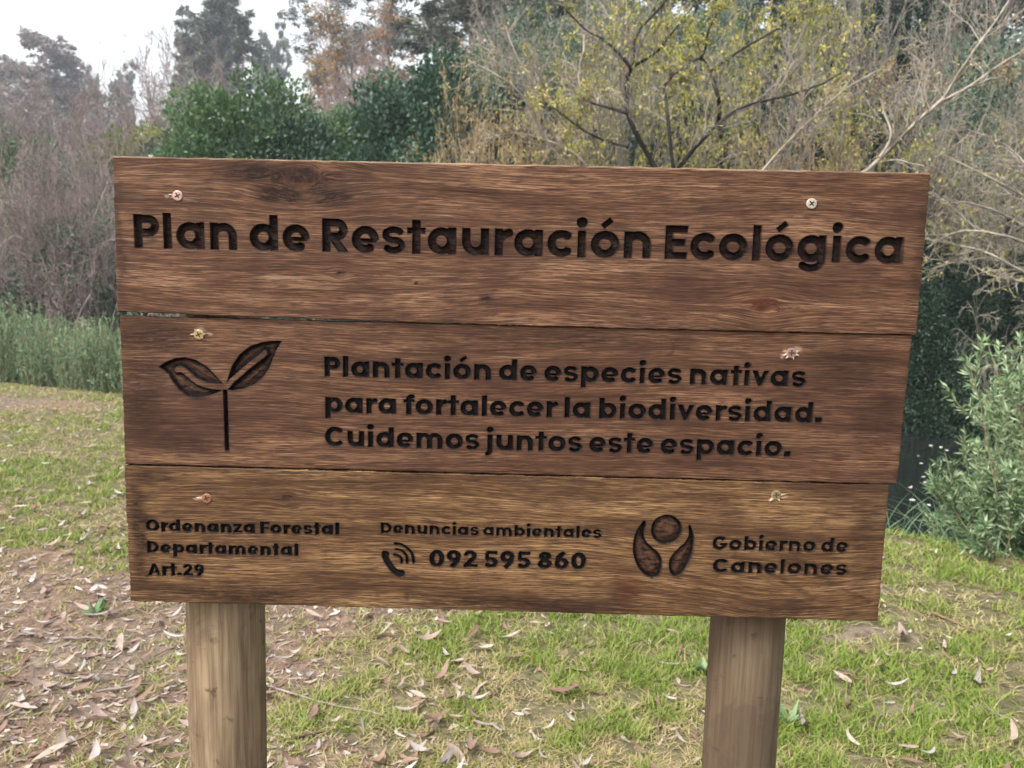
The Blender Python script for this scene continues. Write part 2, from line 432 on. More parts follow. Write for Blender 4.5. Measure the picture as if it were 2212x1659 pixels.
def reed_clump(kind, seed, n=300, H=1.7, Rw=0.9, nl=8500):
    """bank herbs: upright stems with narrow leaves all the way up"""
    g = np.random.default_rng(seed)
    a = g.uniform(0, 2 * np.pi, n); rr = Rw * np.sqrt(g.uniform(0, 1, n))
    P = np.stack([rr * np.cos(a), rr * np.sin(a), np.full(n, -0.15)], 1)
    D = np.stack([np.cos(a) * 0.16, np.sin(a) * 0.16, np.ones(n)], 1) + g.normal(0, 0.2, (n, 3))
    L = H * g.uniform(0.55, 1.02, n) * (1 - 0.25 * (rr / Rw) ** 2)
    l0 = polylines(g, P, D, L, 6, 0.06, (0, 0, 1), 0.03); r0 = taper(np.full(n, 0.006), 6, 0.4)
    P, T = along(g, l0, nl)
    D = norm(T * 0.45 + g.normal(0, 0.65, T.shape) + [0, 0, 0.1])
    V, Fc, t = leaves(g, P, D, g.uniform(0.07, 0.17, nl), g.uniform(0.016, 0.034, nl), 0.2)
    parts = [('stem', mesh_quads('stem', *tubes(l0, r0, 3), BK['tan'])),
             ('foliage', mesh_quads('foliage', V, Fc, LF['reed'], {'tint': t}, smooth=False))]
    proto((kind,), parts, H, Rw * 1.25)

for s_ in (1, 2): bare_shrub('grey_thicket', s_, 'grey', 'sage', 2600, 3.4, 0.03, stems=16, fine=7, tips=2, twig=0.0075, lean=38)
for s_ in (3, 4): bare_shrub('brown_thicket', s_, 'brown', 'mauve', 2600, 3.4, 0.02, stems=30, fine=9, tips=2, twig=0.0062, lean=38, leafL=0.055)
for s_ in (5, 6): bare_shrub('yellow_thicket', s_, 'grey', 'yellow', 4200, 3.4, 0.02, stems=13, leafL=0.10, lean=36, fine=7, tips=2, twig=0.0065)
bare_shrub('tan_shrub', 7, 'tan', 'tan', 2600, 4.2, 0.0, stems=13, lean=13, leafL=0.085, fine=6, tips=2)
bare_shrub('tan_shrub', 8, 'tan', 'tan', 2200, 4.2, 0.0, stems=12, lean=13, leafL=0.085, fine=6, tips=2)
bare_shrub('drooping_shrub', 9, 'pale', 'sage', 2400, 3.4, 0.22, stems=14, fine=6, tips=2, lean=42, leafL=0.06, twig=0.007)
bare_shrub('drooping_shrub', 10, 'pale', 'yellow', 1800, 3.4, 0.25, stems=14, fine=6, tips=2, lean=42, leafL=0.06, twig=0.007)
for s_ in (11, 12): leafy_bush('green_bush', s_, 'green')
for s_ in (13, 14): leafy_bush('dark_bush', s_, 'dark')
leafy_bush('shade_dark_bush', 26, 'shade_dark')  # bush with shade painted into its leaf colour
leafy_bush('sage_bush', 15, 'sage', n=26000, leafL=0.10, ratio=0.34)
leafy_bush('lime_bush', 16, 'lime', n=26000)
for s_ in (17, 18): tall_tree('gum', s_, 'euc', 'euc')
tall_tree('slender', 19, 'grey', 'euc', 7000, 12, 0.25, 34, 0.20, 0.18, 0.12, 32, True, 0.10)
tall_tree('orange_tree', 20, 'grey', 'orange', 2300, 9, 0.15, 36, 0.22, 0.15, 0.1, 30, True, 0.08)
tall_tree('orange_tree', 21, 'grey', 'orange', 2000, 9, 0.15, 36, 0.22, 0.15, 0.1, 30, True, 0.08)
tall_tree('hazy', 22, 'brown', 'mauve', 22000, 10, 0.2, 36, 0.36, 0.24, 0.12, 50, False, 0.14)
for s_ in (23, 24, 25): reed_clump('reed', s_)

# ------------------------------------------------------------------ planting table
# kind, u centre, v top, half width (all measured on the photograph), distance, name, category, label, group
PL = []
def plant(kind, u, vt, hw, d, name, cat, label, group=None): PL.append((kind, u, vt, hw, d, name, cat, label, group))
T_, S_, B_ = 'tall_tree', 'bare_shrub', 'leafy_bush'
# far skyline, left to right
plant('hazy', 85, 92, 90, 150, T_, 'tree', 'hazy purplish tree with a broad twiggy crown under the open sky')
plant('hazy', -10, 130, 60, 165, T_, 'tree', 'pale bluish tree cut by the left edge of the photo')
plant('gum', 207, 155, 34, 185, T_, 'tree', 'small rounded blue-green tree far off, left one of a close pair')
plant('gum', 250, 150, 36, 180, T_, 'tree', 'small rounded blue-green tree far off, right one of a close pair')
plant('gum', 452, -22, 92, 112, T_, 'tree', 'tall grey-green gum tree standing alone against the white sky')
plant('gum', 415, 60, 50, 125, T_, 'tree', 'hazy gum crown tucked against the left of the tall lone gum')
plant('gum', 590, 66, 40, 170, T_, 'tree', 'small pale yellowish tree in the sky gap above the green bushes')
plant('slender', 695, 30, 70, 90, T_, 'tree', 'leggy grey tree at the right edge of the sky gap')
plant('slender', 760, -40, 80, 95, T_, 'tree', 'tall slender grey tree rising behind the orange leaves')
plant('slender', 860, -90, 90, 75, T_, 'tree', 'tall slender grey tree between the orange leaves and the dark green bush')
plant('slender', 950, -120, 110, 75, T_, 'tree', 'tall thin grey tree reaching out of frame above the dark green bush')
plant('gum', 1040, -200, 150, 55, T_, 'tree', 'dull green tree crown at top centre behind the twigs')
plant('orange_tree', 648, 135, 45, 23.5, T_, 'tree', 'sprig of orange foliage poking out behind the bright green dome bush')
plant('orange_tree', 755, 5, 62, 33, T_, 'tree', 'tall sparse orange-leaved tree at the edge of the sky')
plant('orange_tree', 830, 0, 62, 31, T_, 'tree', 'sparse orange-leaved tree nearest to the dark green bush')
plant('gum', 1230, -180, 150, 48, T_, 'tree', 'dull green tree crown past the top edge left of the dark trunks')
plant('slender', 1420, -200, 150, 46, T_, 'tree', 'grey leggy tree past the top edge directly above the dark trunks')
plant('gum', 1620, -200, 160, 48, T_, 'tree', 'dull green tree crown past the top edge above the yellow leaves')
plant('slender', 1830, -200, 160, 44, T_, 'tree', 'grey leggy tree past the top edge above the right screw')
plant('gum', 2030, -200, 160, 42, T_, 'tree', 'dull green tree crown past the top edge near the top right corner')
plant('slender', 2200, -180, 150, 40, T_, 'tree', 'grey leggy tree past the top edge at the right corner')
# middle greens
plant('brown_thicket', 790, 70, 95, 30, S_, 'shrub', 'brown bare twigs mixed among the orange leaves')
plant('brown_thicket', 400, 120, 70, 33, S_, 'shrub', 'bare grey-brown saplings below the tall lone gum')
plant('grey_thicket', 330, 195, 80, 38, S_, 'shrub', 'hazy bare brush below the gap of white sky')
plant('brown_thicket', 445, 200, 70, 27, S_, 'shrub', 'bare upright stems left of the bright green dome bush')
plant('green_bush', 538, 92, 122, 21.5, B_, 'bush', 'bright green dome-shaped bush, tallest of the evergreen ones left of centre')
plant('green_bush', 470, 235, 75, 20.5, B_, 'bush', 'mid green bush at the left foot of the bright green dome bush')
plant('dark_bush', 640, 175, 70, 21, B_, 'bush', 'dark green bush at the right foot of the bright green dome bush')
plant('dark_bush', 740, 150, 90, 22, B_, 'bush', 'dark blue-green bush directly below the orange leaves')
plant('sage_bush', 610, 302, 70, 18, B_, 'bush', 'low pale sage bush peeping over the top edge of the sign')
plant('green_bush', 815, 160, 80, 21.5, B_, 'bush', 'mid green bush stepping up towards the tallest dark green one')
plant('dark_bush', 925, 50, 105, 20.5, B_, 'bush', 'dark green bush, tallest one, right of the orange leaves')
plant('dark_bush', 870, 215, 70, 20, B_, 'bush', 'shadowy dark green bush left of the tan-leaved shrub')
plant('green_bush', 1040, 75, 110, 27, B_, 'bush', 'mid green bush at the top centre behind bare twigs')
plant('lime_bush', 318, 218, 38, 26, B_, 'bush', 'small yellow-green bush beside the brown brush on the left')
plant('dark_bush', 350, 265, 60, 24, B_, 'bush', 'dark green bush under the small yellow-green one')
plant('dark_bush', 400, 300, 60, 25, B_, 'bush', 'dark green bush low behind the top left corner of the sign')
# left brown brush
plant('green_bush', -15, 205, 90, 24, B_, 'bush', 'green bush cut by the left edge above the brown brush')
plant('brown_thicket', 70, 222, 105, 25, S_, 'shrub', 'brown bare thicket beside the green bush at the left edge')
plant('brown_thicket', 185, 192, 115, 27, S_, 'shrub', 'purplish bare thicket below the pair of small round trees')
plant('brown_thicket', 275, 262, 100, 23, S_, 'shrub', 'pinkish bare thicket left of the small yellow-green bush')
plant('brown_thicket', 130, 330, 115, 20, S_, 'shrub', 'dense brown twiggy thicket midway up the left side')
plant('brown_thicket', 235, 360, 100, 18.5, S_, 'shrub', 'greyish brown twiggy thicket touching the left edge of the top plank')
plant('brown_thicket', 30, 330, 110, 18, S_, 'shrub', 'greyish brown twiggy thicket at the left edge below the green bush')
plant('brown_thicket', -60, 300, 110, 19, S_, 'shrub', 'brown thicket mostly outside the left edge')
plant('dark_bush', 215, 440, 80, 17.8, B_, 'bush', 'dark grey-green bush behind the reeds and left of the title plank')
plant('dark_bush', 100, 500, 70, 17.2, B_, 'bush', 'dark bush in the gap between brown twigs and pale green reeds')
plant('dark_bush', 20, 470, 80, 17.5, B_, 'bush', 'dark bush at the left edge above the pale green reeds')
plant('drooping_shrub', 150, 420, 110, 16.6, S_, 'shrub', 'arching grey branches hanging over the pale green reeds')
plant('brown_thicket', 40, 440, 110, 16.4, S_, 'shrub', 'brown twiggy shrub just above the reeds at the left edge')
plant('sage_bush', 175, 395, 60, 17.4, B_, 'bush', 'grey-green bush half hidden among the brown twigs left of the title plank')
plant('dark_bush', 75, 480, 50, 17.0, B_, 'bush', 'dark green bush half hidden among the brown twigs near the left edge')
plant('sage_bush', 120, 280, 50, 22.5, B_, 'bush', 'grey-green bush among the purplish thicket on the upper left')
plant('brown_thicket', 70, 390, 100, 16.3, S_, 'shrub', 'brown twiggy shrub standing just behind the reeds near the left edge')
plant('brown_thicket', 190, 430, 80, 16.4, S_, 'shrub', 'brown twiggy shrub standing just behind the reeds left of the title plank')
# right thicket, far to near
plant('sage_bush', 1150, -30, 150, 29, B_, 'bush', 'greyish green bush high behind the bare twigs right of top centre')
plant('sage_bush', 1330, -60, 160, 28, B_, 'bush', 'greyish green bush high behind the left dark-trunked tree')
plant('sage_bush', 1560, -60, 170, 27, B_, 'bush', 'greyish green bush high behind the yellow leaves')
plant('shade_dark_bush', 1800, -70, 170, 26, B_, 'bush', 'dull green bush high behind the twigs of the upper right')
plant('shade_dark_bush', 2030, -50, 160, 24, B_, 'bush', 'dull green bush high above the top right corner of the sign')
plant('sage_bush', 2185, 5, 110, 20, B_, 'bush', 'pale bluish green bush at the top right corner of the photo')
plant('shade_dark_bush', 1120, 150, 110, 22, B_, 'bush', 'dark green bush behind the tan-leaved shrub')
plant('shade_dark_bush', 1270, 200, 110, 20, B_, 'bush', 'dark green bush low behind the left dark-trunked tree')
plant('shade_dark_bush', 1500, 190, 140, 20, B_, 'bush', 'dark green bush low between the two dark-trunked trees')
plant('shade_dark_bush', 1730, 160, 120, 19, B_, 'bush', 'dark green bush low behind the top right screw of the sign')
plant('shade_dark_bush', 1900, 190, 120, 18.5, B_, 'bush', 'dark green bush behind the pale leaning branch')
plant('grey_thicket', 1130, 15, 130, 23, S_, 'shrub', 'grey bare thicket right of the tallest dark green bush')
plant('grey_thicket', 1270, -50, 150, 24, S_, 'shrub', 'grey bare thicket rising to the top edge left of the dark trunks')
plant('yellow_thicket', 1420, -60, 150, 21, S_, 'shrub', 'yellow-leaved thicket around the upper part of the dark trunks')
plant('yellow_thicket', 1590, -80, 160, 22, S_, 'shrub', 'yellow-leaved thicket right of the dark trunks at the top edge')
plant('yellow_thicket', 1760, -60, 150, 23, S_, 'shrub', 'thin yellow-flecked thicket at the top edge above the right screw')
plant('grey_thicket', 1900, -70, 150, 22, S_, 'shrub', 'grey bare thicket at the top edge above the pale leaning branch')
plant('grey_thicket', 2060, -60, 150, 21, S_, 'shrub', 'grey bare thicket next to the pale bluish green corner bush')
plant('grey_thicket', 2200, 60, 120, 18.5, S_, 'shrub', 'grey bare thicket in front of the pale bluish green corner bush')
plant('yellow_thicket', 1200, 130, 110, 19, S_, 'shrub', 'yellow-flecked thicket behind the tan-leaved shrub')
plant('grey_thicket', 1330, 170, 110, 17.5, S_, 'shrub', 'grey twigs tangled round the base of the left dark trunk')
plant('yellow_thicket', 1520, 170, 120, 17, S_, 'shrub', 'yellow-leaved thicket low between the dark trunks, just over the sign')
plant('yellow_thicket', 1400, 230, 90, 16, S_, 'shrub', 'yellow-leaved low shrub at the foot of the left dark trunk')
plant('grey_thicket', 1690, 130, 130, 17.5, S_, 'shrub', 'grey twigs behind the top right screw of the sign')
plant('yellow_thicket', 1840, 120, 120, 17, S_, 'shrub', 'yellow-flecked twigs around the pale leaning branch')
plant('grey_thicket', 2000, 130, 130, 17, S_, 'shrub', 'dense grey twigs above the top right corner of the sign')
plant('tan_shrub', 1000, 215, 50, 17, S_, 'shrub', 'tan-leaved shrub beside the shadowy dark green bush')
plant('tan_shrub', 1085, 205, 60, 16.3, S_, 'shrub', 'dry tan-leaved shrub just above the middle of the sign')
plant('tan_shrub', 1190, 240, 80, 16, S_, 'shrub', 'dry tan-leaved shrub left of the left dark trunk')
plant('tan_shrub', 1640, 260, 90, 15.5, S_, 'shrub', 'dry tan shrub peeping over the sign right of the dark trunks')
plant('tan_shrub', 1780, 270, 90, 15.5, S_, 'shrub', 'dry tan shrub peeping over the sign near the top right screw')
plant('drooping_shrub', 2110, 190, 150, 17.2, S_, 'shrub', 'pale arching shrub drooping over the stream beyond the sign')
plant('drooping_shrub', 2215, 260, 120, 16.6, S_, 'shrub', 'pale arching shrub at the right edge with its tips over the water')
plant('drooping_shrub', 1980, 240, 120, 17.0, S_, 'shrub', 'pale tangled shrub behind the top right corner of the sign')
plant('shade_dark_bush', 1985, 560, 90, 14.5, B_, 'bush', 'very dark bush against the right end of the title plank')
plant('shade_dark_bush', 2095, 580, 100, 14.9, B_, 'bush', 'very dark bush in the shade under the pale arching shrub')
plant('shade_dark_bush', 2215, 570, 90, 15, B_, 'bush', 'very dark bush at the right edge above the stream')
plant('shade_dark_bush', 2010, 690, 55, 13.9, B_, 'bush', 'small shaded bush at the far waterline beside the middle plank')
plant('drooping_shrub', 2130, 650, 60, 14.2, S_, 'shrub', 'thin arching stems at the far waterline above the floating pole')
# left bank reeds
for i, (u, vt, hw, d) in enumerate([(-70, 600, 95, 11.9), (25, 603, 85, 11.7), (110, 640, 70, 11.2), (185, 655, 70, 10.9), (245, 640, 70, 10.8), (330, 640, 80, 10.6), (70, 640, 80, 12.6), (180, 640, 90, 12.2)]):
    plant('reed', u, vt, hw, d, 'reed_clump', 'reeds', 'clump of pale green reeds along the far edge of the lawn', 'pale green reeds along the far edge of the lawn')

NPK = {}
def place_plants():
    for n, (kind, u, vt, hw, d, name, cat, label, group) in enumerate(PL):
        vs = PROTO[kind]; j = NPK.get(kind, 0); NPK[kind] = j + 1
        parts, ph, pw = vs[j % len(vs)]
        dv = ray(u, vt); dv = dv / dv[1]
        top = CAM + dv * d
        x, y = top[0], top[1]
        gz = float(ground(x, y))
        h = max(top[2] - gz, 0.6); wd = hw * d / F
        o = empty(name, (x, y, gz - 0.03))
        o.rotation_euler = (0, 0, float(rng.uniform(0, 6.28)))
        sz = h / ph; sx = max(wd / pw, sz / (1.35 if cat == 'bush' else 1.9)) if cat in ('bush', 'shrub') else max(wd / pw, sz * 0.42)
        o.scale = (sx, sx, sz)
        if kind == 'drooping_shrub' and u > 1500: o.rotation_euler = (0.42, 0, float(rng.uniform(-0.5, 0.5)))
        tag(o, label, cat, group)
        for pn, me in parts: link(pn, me, o)
place_plants()

# ------------------------------------------------------------------ trees with traced limbs
def limb_tree(name, label, paths, d, bark, leaf, nleaf, r_base, seed, kids=16, leafL=0.085, twig=0.007, len1=1.0, rootpt=None):
    g = np.random.default_rng(seed)
    base = None; ls = []; rs = []
    for pi, (pts, rb, re) in enumerate(paths):
        W = []
        for q, (u, v) in enumerate(pts):
            dv = ray(u, v); dv = dv / dv[1]
            W.append(CAM + dv * (d + 0.25 * math.sin(q * 1.7 + pi * 2.1)))
        W = np.array(W)
        if pi == 0 and rootpt is not None:
            b = np.array([rootpt[0], rootpt[1], float(ground(*rootpt)) - 0.2]); W = np.vstack([b, (b + W[0]) / 2 + [0.1, 0, 0.1], W])
        if base is None: base = W[0].copy()
        tt = np.linspace(0, len(W) - 1, 14)
        i = np.minimum(tt.astype(int), len(W) - 2); f = (tt - i)[:, None]
        # Catmull-Rom
        p0 = W[np.maximum(i - 1, 0)]; p1 = W[i]; p2 = W[i + 1]; p3 = W[np.minimum(i + 2, len(W) - 1)]
        c = 0.5 * (2 * p1 + (p2 - p0) * f + (2 * p0 - 5 * p1 + 4 * p2 - p3) * f ** 2 + (3 * p1 - p0 - 3 * p2 + p3) * f ** 3)
        ls.append(c); rs.append(np.linspace(rb, re, 14))
    base[2] = float(ground(base[0], base[1]))
    l0 = np.array(ls) - base; r0 = np.array(rs)
    P, D, L, rd = spawn(g, l0, r0, kids, 0.25, 1, 45, 14, 0.3 * len1, 0.55)
    L = np.clip(L, 0.25, 1.3)
    l1 = polylines(g, P, D, L, 7, 0.16, (0, 0, 1), 0.05); r1 = taper(np.clip(rd, twig, 0.016), 7, 0.5)
    P, D, L, rd = spawn(g, l1, r1, 8, 0.1, 1, 42, 14, 0.5, 0.7)
    l2 = polylines(g, P, D, L, 5, 0.17, (0, 0, 1), 0.02); r2 = taper(np.maximum(rd, twig * 0.8), 5, 0.6)
    P, D = along(g, l2, nleaf)
    D = norm(D * 0.6 + g.normal(0, 0.6, D.shape) + [0, 0, -0.5])
    V, Fc, t = leaves(g, P, D, leafL * g.uniform(0.6, 1.3, nleaf), leafL * 0.34 * g.uniform(0.7, 1.3, nleaf))
    o = empty(name, base); tag(o, label, 'tree')
    link('trunk', mesh_quads('trunk', *tubes(l0[:1], r0[:1], 7), BK[bark]), o)
    if len(l0) > 1: link('branches', mesh_quads('branches', *tubes(l0[1:], r0[1:], 6), BK[bark]), o)
    link('twigs', mesh_quads('twigs', *merge([tubes(l1, r1, 3), tubes(l2, r2, 3)]), BK['grey' if bark == 'dark' else bark]), o)
    link('crown', mesh_quads('crown', V, Fc, LF[leaf], {'tint': t}, smooth=False), o)
limb_tree('crooked_tree', 'crooked dark-trunked tree, left one of two, with yellow leaves above the sign',
    [([(1450, 430), (1413, 360), (1370, 281), (1356, 245), (1353, 205), (1355, 165), (1371, 142), (1368, 99), (1379, 66), (1426, 18), (1470, -40)], 0.062, 0.016),
     ([(1355, 165), (1361, 145), (1310, 89), (1267, 66), (1221, 20)], 0.04, 0.012),
     ([(1356, 245), (1300, 228), (1234, 212), (1161, 212)], 0.035, 0.012),
     ([(1356, 318), (1310, 305), (1260, 281), (1194, 231)], 0.03, 0.010),
     ([(1371, 142), (1420, 110), (1460, 60), (1500, 10)], 0.03, 0.010)], 14.6, 'dark', 'yellow', 2000, 0.09, 301, rootpt=(3.4, 14.3))
limb_tree('forked_tree', 'forked dark-trunked tree leaning right, right one of two, with yellow leaves above the sign',
    [([(1420, 430), (1470, 359), (1507, 312), (1548, 271), (1588, 240), (1626, 224), (1673, 213), (1758, 190), (1830, 150)], 0.056, 0.014),
     ([(1553, 268), (1553, 220), (1544, 183), (1534, 154), (1514, 125), (1463, 156), (1440, 180)], 0.04, 0.012),
     ([(1534, 154), (1600, 108), (1680, 62), (1740, 20)], 0.03, 0.010),
     ([(1514, 125), (1524, 105), (1530, 68), (1560, 10)], 0.03, 0.010),
     ([(1462, 425), (1452, 345), (1440, 231), (1436, 185), (1463, 156)], 0.04, 0.025)], 14.2, 'dark', 'yellow', 2000, 0.09, 302, rootpt=(3.8, 14.0))
limb_tree('leaning_tree', 'bare pale tree leaning right over the top right corner of the sign',
    [([(1800, 430), (1869, 372), (1934, 311), (1964, 278), (2025, 223), (2045, 203), (2089, 129), (2140, 61), (2180, 0)], 0.05, 0.012),
     ([(2025, 223), (2089, 190), (2157, 142), (2208, 112), (2260, 90)], 0.03, 0.01),
     ([(1900, 340), (1925, 290), (1905, 220), (1930, 150)], 0.025, 0.009),
     ([(1600, 425), (1680, 330), (1760, 250), (1830, 190), (1900, 150)], 0.025, 0.009)], 14.0, 'pale', 'tan', 900, 0.06, 303, rootpt=(6.6, 13.9))

limb_tree('arching_shrub', 'bare shrub of long pale arching branches at the right edge beside the title plank',
    [([(2330, 640), (2260, 560), (2212, 522), (2110, 498), (2050, 507), (2003, 535)], 0.04, 0.010),
     ([(2330, 640), (2212, 588), (2130, 545), (2060, 528), (1990, 515)], 0.03, 0.009),
     ([(2330, 640), (2250, 520), (2180, 470), (2100, 440), (2020, 432)], 0.03, 0.009),
     ([(2330, 640), (2270, 480), (2212, 425), (2120, 375), (2040, 335)], 0.03, 0.009),
     ([(2330, 640), (2220, 610), (2150, 598), (2080, 566), (2015, 580)], 0.025, 0.008),
     ([(2330, 640), (2240, 400), (2180, 320), (2090, 280)], 0.025, 0.008)], 13.9, 'pale', 'yellow', 700, 0.05, 304, kids=12, rootpt=(11.4, 14.9))
limb_tree('multi_stem_shrub', 'bare pale many-stemmed shrub between the tan-leaved shrubs and the left dark trunk',
    [([(1300, 400), (1230, 285), (1180, 215), (1120, 130), (1090, 50)], 0.04, 0.010),
     ([(1300, 400), (1290, 262), (1250, 180), (1262, 90), (1240, 20)], 0.035, 0.010),
     ([(1300, 400), (1240, 330), (1170, 300), (1110, 288), (1040, 302)], 0.03, 0.009),
     ([(1300, 400), (1200, 330), (1130, 210), (1070, 160), (1010, 130)], 0.03, 0.009),
     ([(1300, 400), (1330, 290), (1320, 200), (1345, 120)], 0.03, 0.009)], 15.4, 'pale', 'tan', 500, 0.05, 305, kids=12, rootpt=(2.5, 15.3))

# ------------------------------------------------------------------ undergrowth over the far slope (one mass)
def undergrowth():
    g = np.random.default_rng(55)
    n = 900
    az = g.uniform(-0.85, 0.85, n); d = 15 + 32 * g.random(n) ** 1.5
    x = CAM[0] + np.sin(az) * d; y = CAM[1] + np.cos(az) * d
    ok = y - np.interp(x, FX, FY) > 1.0
    x, y, d = x[ok], y[ok], d[ok]
    xb = g.uniform(-14, 14, 620); yb = np.interp(xb, FX, FY) + g.uniform(0.35, 3.4, 620)
    x = np.concatenate([x, xb]); y = np.concatenate([y, yb]); d = np.concatenate([d, np.full(620, 9.0)]); n = len(x)
    z = ground(x, y)
    m = 130
    r = (0.5 + 0.02 * d)
    off = norm(g.normal(0, 1, (n, m, 3))) * (g.random((n, m, 1)) ** 0.4) * r[:, None, None] * [1, 1, 1.1]
    off[..., 2] = np.abs(off[..., 2])
    P = (np.stack([x, y, z], 1)[:, None] + off).reshape(-1, 3)
    D = norm(norm(off.reshape(-1, 3)) + g.normal(0, 0.6, P.shape))
    ll = np.repeat(0.07 + 0.003 * d, m) * g.uniform(0.6, 1.4, n * m)
    t = np.clip(np.repeat(g.uniform(0, 1, n), m) * 0.6 + g.uniform(0, 0.4, n * m), 0, 1)
    V, Fc, tt = leaves(g, P, D, ll, ll * 0.4, 0.2, t)
    tag(link('undergrowth', mesh_quads('undergrowth', V, Fc, LF['shade_dark'], {'tint': tt}, smooth=False)), 'dark leafy undergrowth covering the slope beyond the stream', 'undergrowth', kind='stuff')  # same leaf colour with the shade put in
undergrowth()

# ================================================================== SIGN
def wood_mat(name, lo, mid, hi, seed, red=0.0):
    k = NT(name)
    gv = k.attr('grain', True)
    add = k.n('ShaderNodeVectorMath', operation='ADD'); k.l(gv, add.inputs[0]); add.inputs[1].default_value = (seed * 3.1, seed * 1.7, seed)
    g0 = add.outputs[0]
    broad = k.noise(k.scale(g0, (2.6, 42, 1)), 1, 4, 0.6, 0.6)
    fine = k.noise(k.scale(g0, (11, 500, 1)), 1, 5, 0.72, 0.6)
    pore = k.noise(k.scale(g0, (38, 1000, 1)), 1, 3, 0.6, 0.0)
    pore2 = k.noise(k.scale(g0, (20, 560, 3)), 1, 3, 0.7, 0.4)
    mixed = k.math('ADD', k.math('MULTIPLY', broad, 0.42), k.math('MULTIPLY', fine, 0.58))
    c = k.ramp(mixed, [(0.36, lo), (0.50, mid), (0.64, hi)])
    c = k.mix(k.rng(pore, 0.48, 0.58, 0, 0.78), c, (0.030, 0.015, 0.011))
    c = k.mix(k.rng(pore2, 0.50, 0.62, 0, 0.72), c, (0.036, 0.019, 0.014))
    patch = k.noise(k.scale(g0, (5, 14, 1)), 1, 4, 0.6, 1.0)
    c = k.mix(k.rng(patch, 0.46, 0.68, 0, 0.6), c, (0.035, 0.017, 0.012))
    st = k.attr('stain')
    sn = k.math('MULTIPLY', st, k.rng(k.noise(k.scale(g0, (60, 360, 1)), 1, 4, 0.75), 0.34, 0.58, 0.25, 1.3))
    sn.node.use_clamp = True
    c = k.mix(sn, c, (0.017, 0.009, 0.007))
    c = k.mix(k.math('MULTIPLY', k.attr('redpatch'), 0.62), c, (0.070, 0.019, 0.011))
    ink = k.attr('ink')
    br = k.math('MULTIPLY', k.attr('inkbrown'), k.rng(k.noise(k.scale(g0, (90, 260, 1)), 1, 4, 0.75), 0.36, 0.58))
    inkc = k.mix(br, (0.0042, 0.0038, 0.0048), (0.072, 0.036, 0.021))
    c = k.mix(ink, c, inkc)
    c = k.mix(k.math('MULTIPLY', k.attr('pale'), 0.8), c, (0.36, 0.25, 0.165))
    k.l(c, k.b.inputs['Base Color'])
    ro = k.rng(fine, 0.3, 0.7, 0.62, 0.46)
    mixr = k.n('ShaderNodeMix', data_type='FLOAT'); k.l(ink, mixr.inputs[0]); k.l(ro, mixr.inputs[2]); mixr.inputs[3].default_value = 0.5
    k.l(mixr.outputs[0], k.b.inputs['Roughness'])
    k.l(k.rng(ink, 0, 1, 0.085, 0.07), k.b.inputs['Specular IOR Level'])
    h = k.math('SUBTRACT', k.math('MULTIPLY', fine, 0.8), k.math('ADD', k.rng(pore, 0.56, 0.7), k.rng(pore2, 0.57, 0.7)))
    k.bump(k.math('ADD', h, k.math('MULTIPLY', ink, k.math('MULTIPLY', k.noise(k.pos(), 420, 3), 1.6))), 0.45, 0.0012)
    return k.m
WOOD = [wood_mat('walnut_stained_plank', (0.028, 0.012, 0.0065), (0.125, 0.062, 0.034), (0.31, 0.180, 0.105), 1),
        wood_mat('dark_stained_plank', (0.024, 0.010, 0.0055), (0.105, 0.052, 0.029), (0.255, 0.142, 0.078), 2),
        wood_mat('golden_stained_plank', (0.028, 0.013, 0.006), (0.135, 0.074, 0.033), (0.34, 0.205, 0.098), 3)]

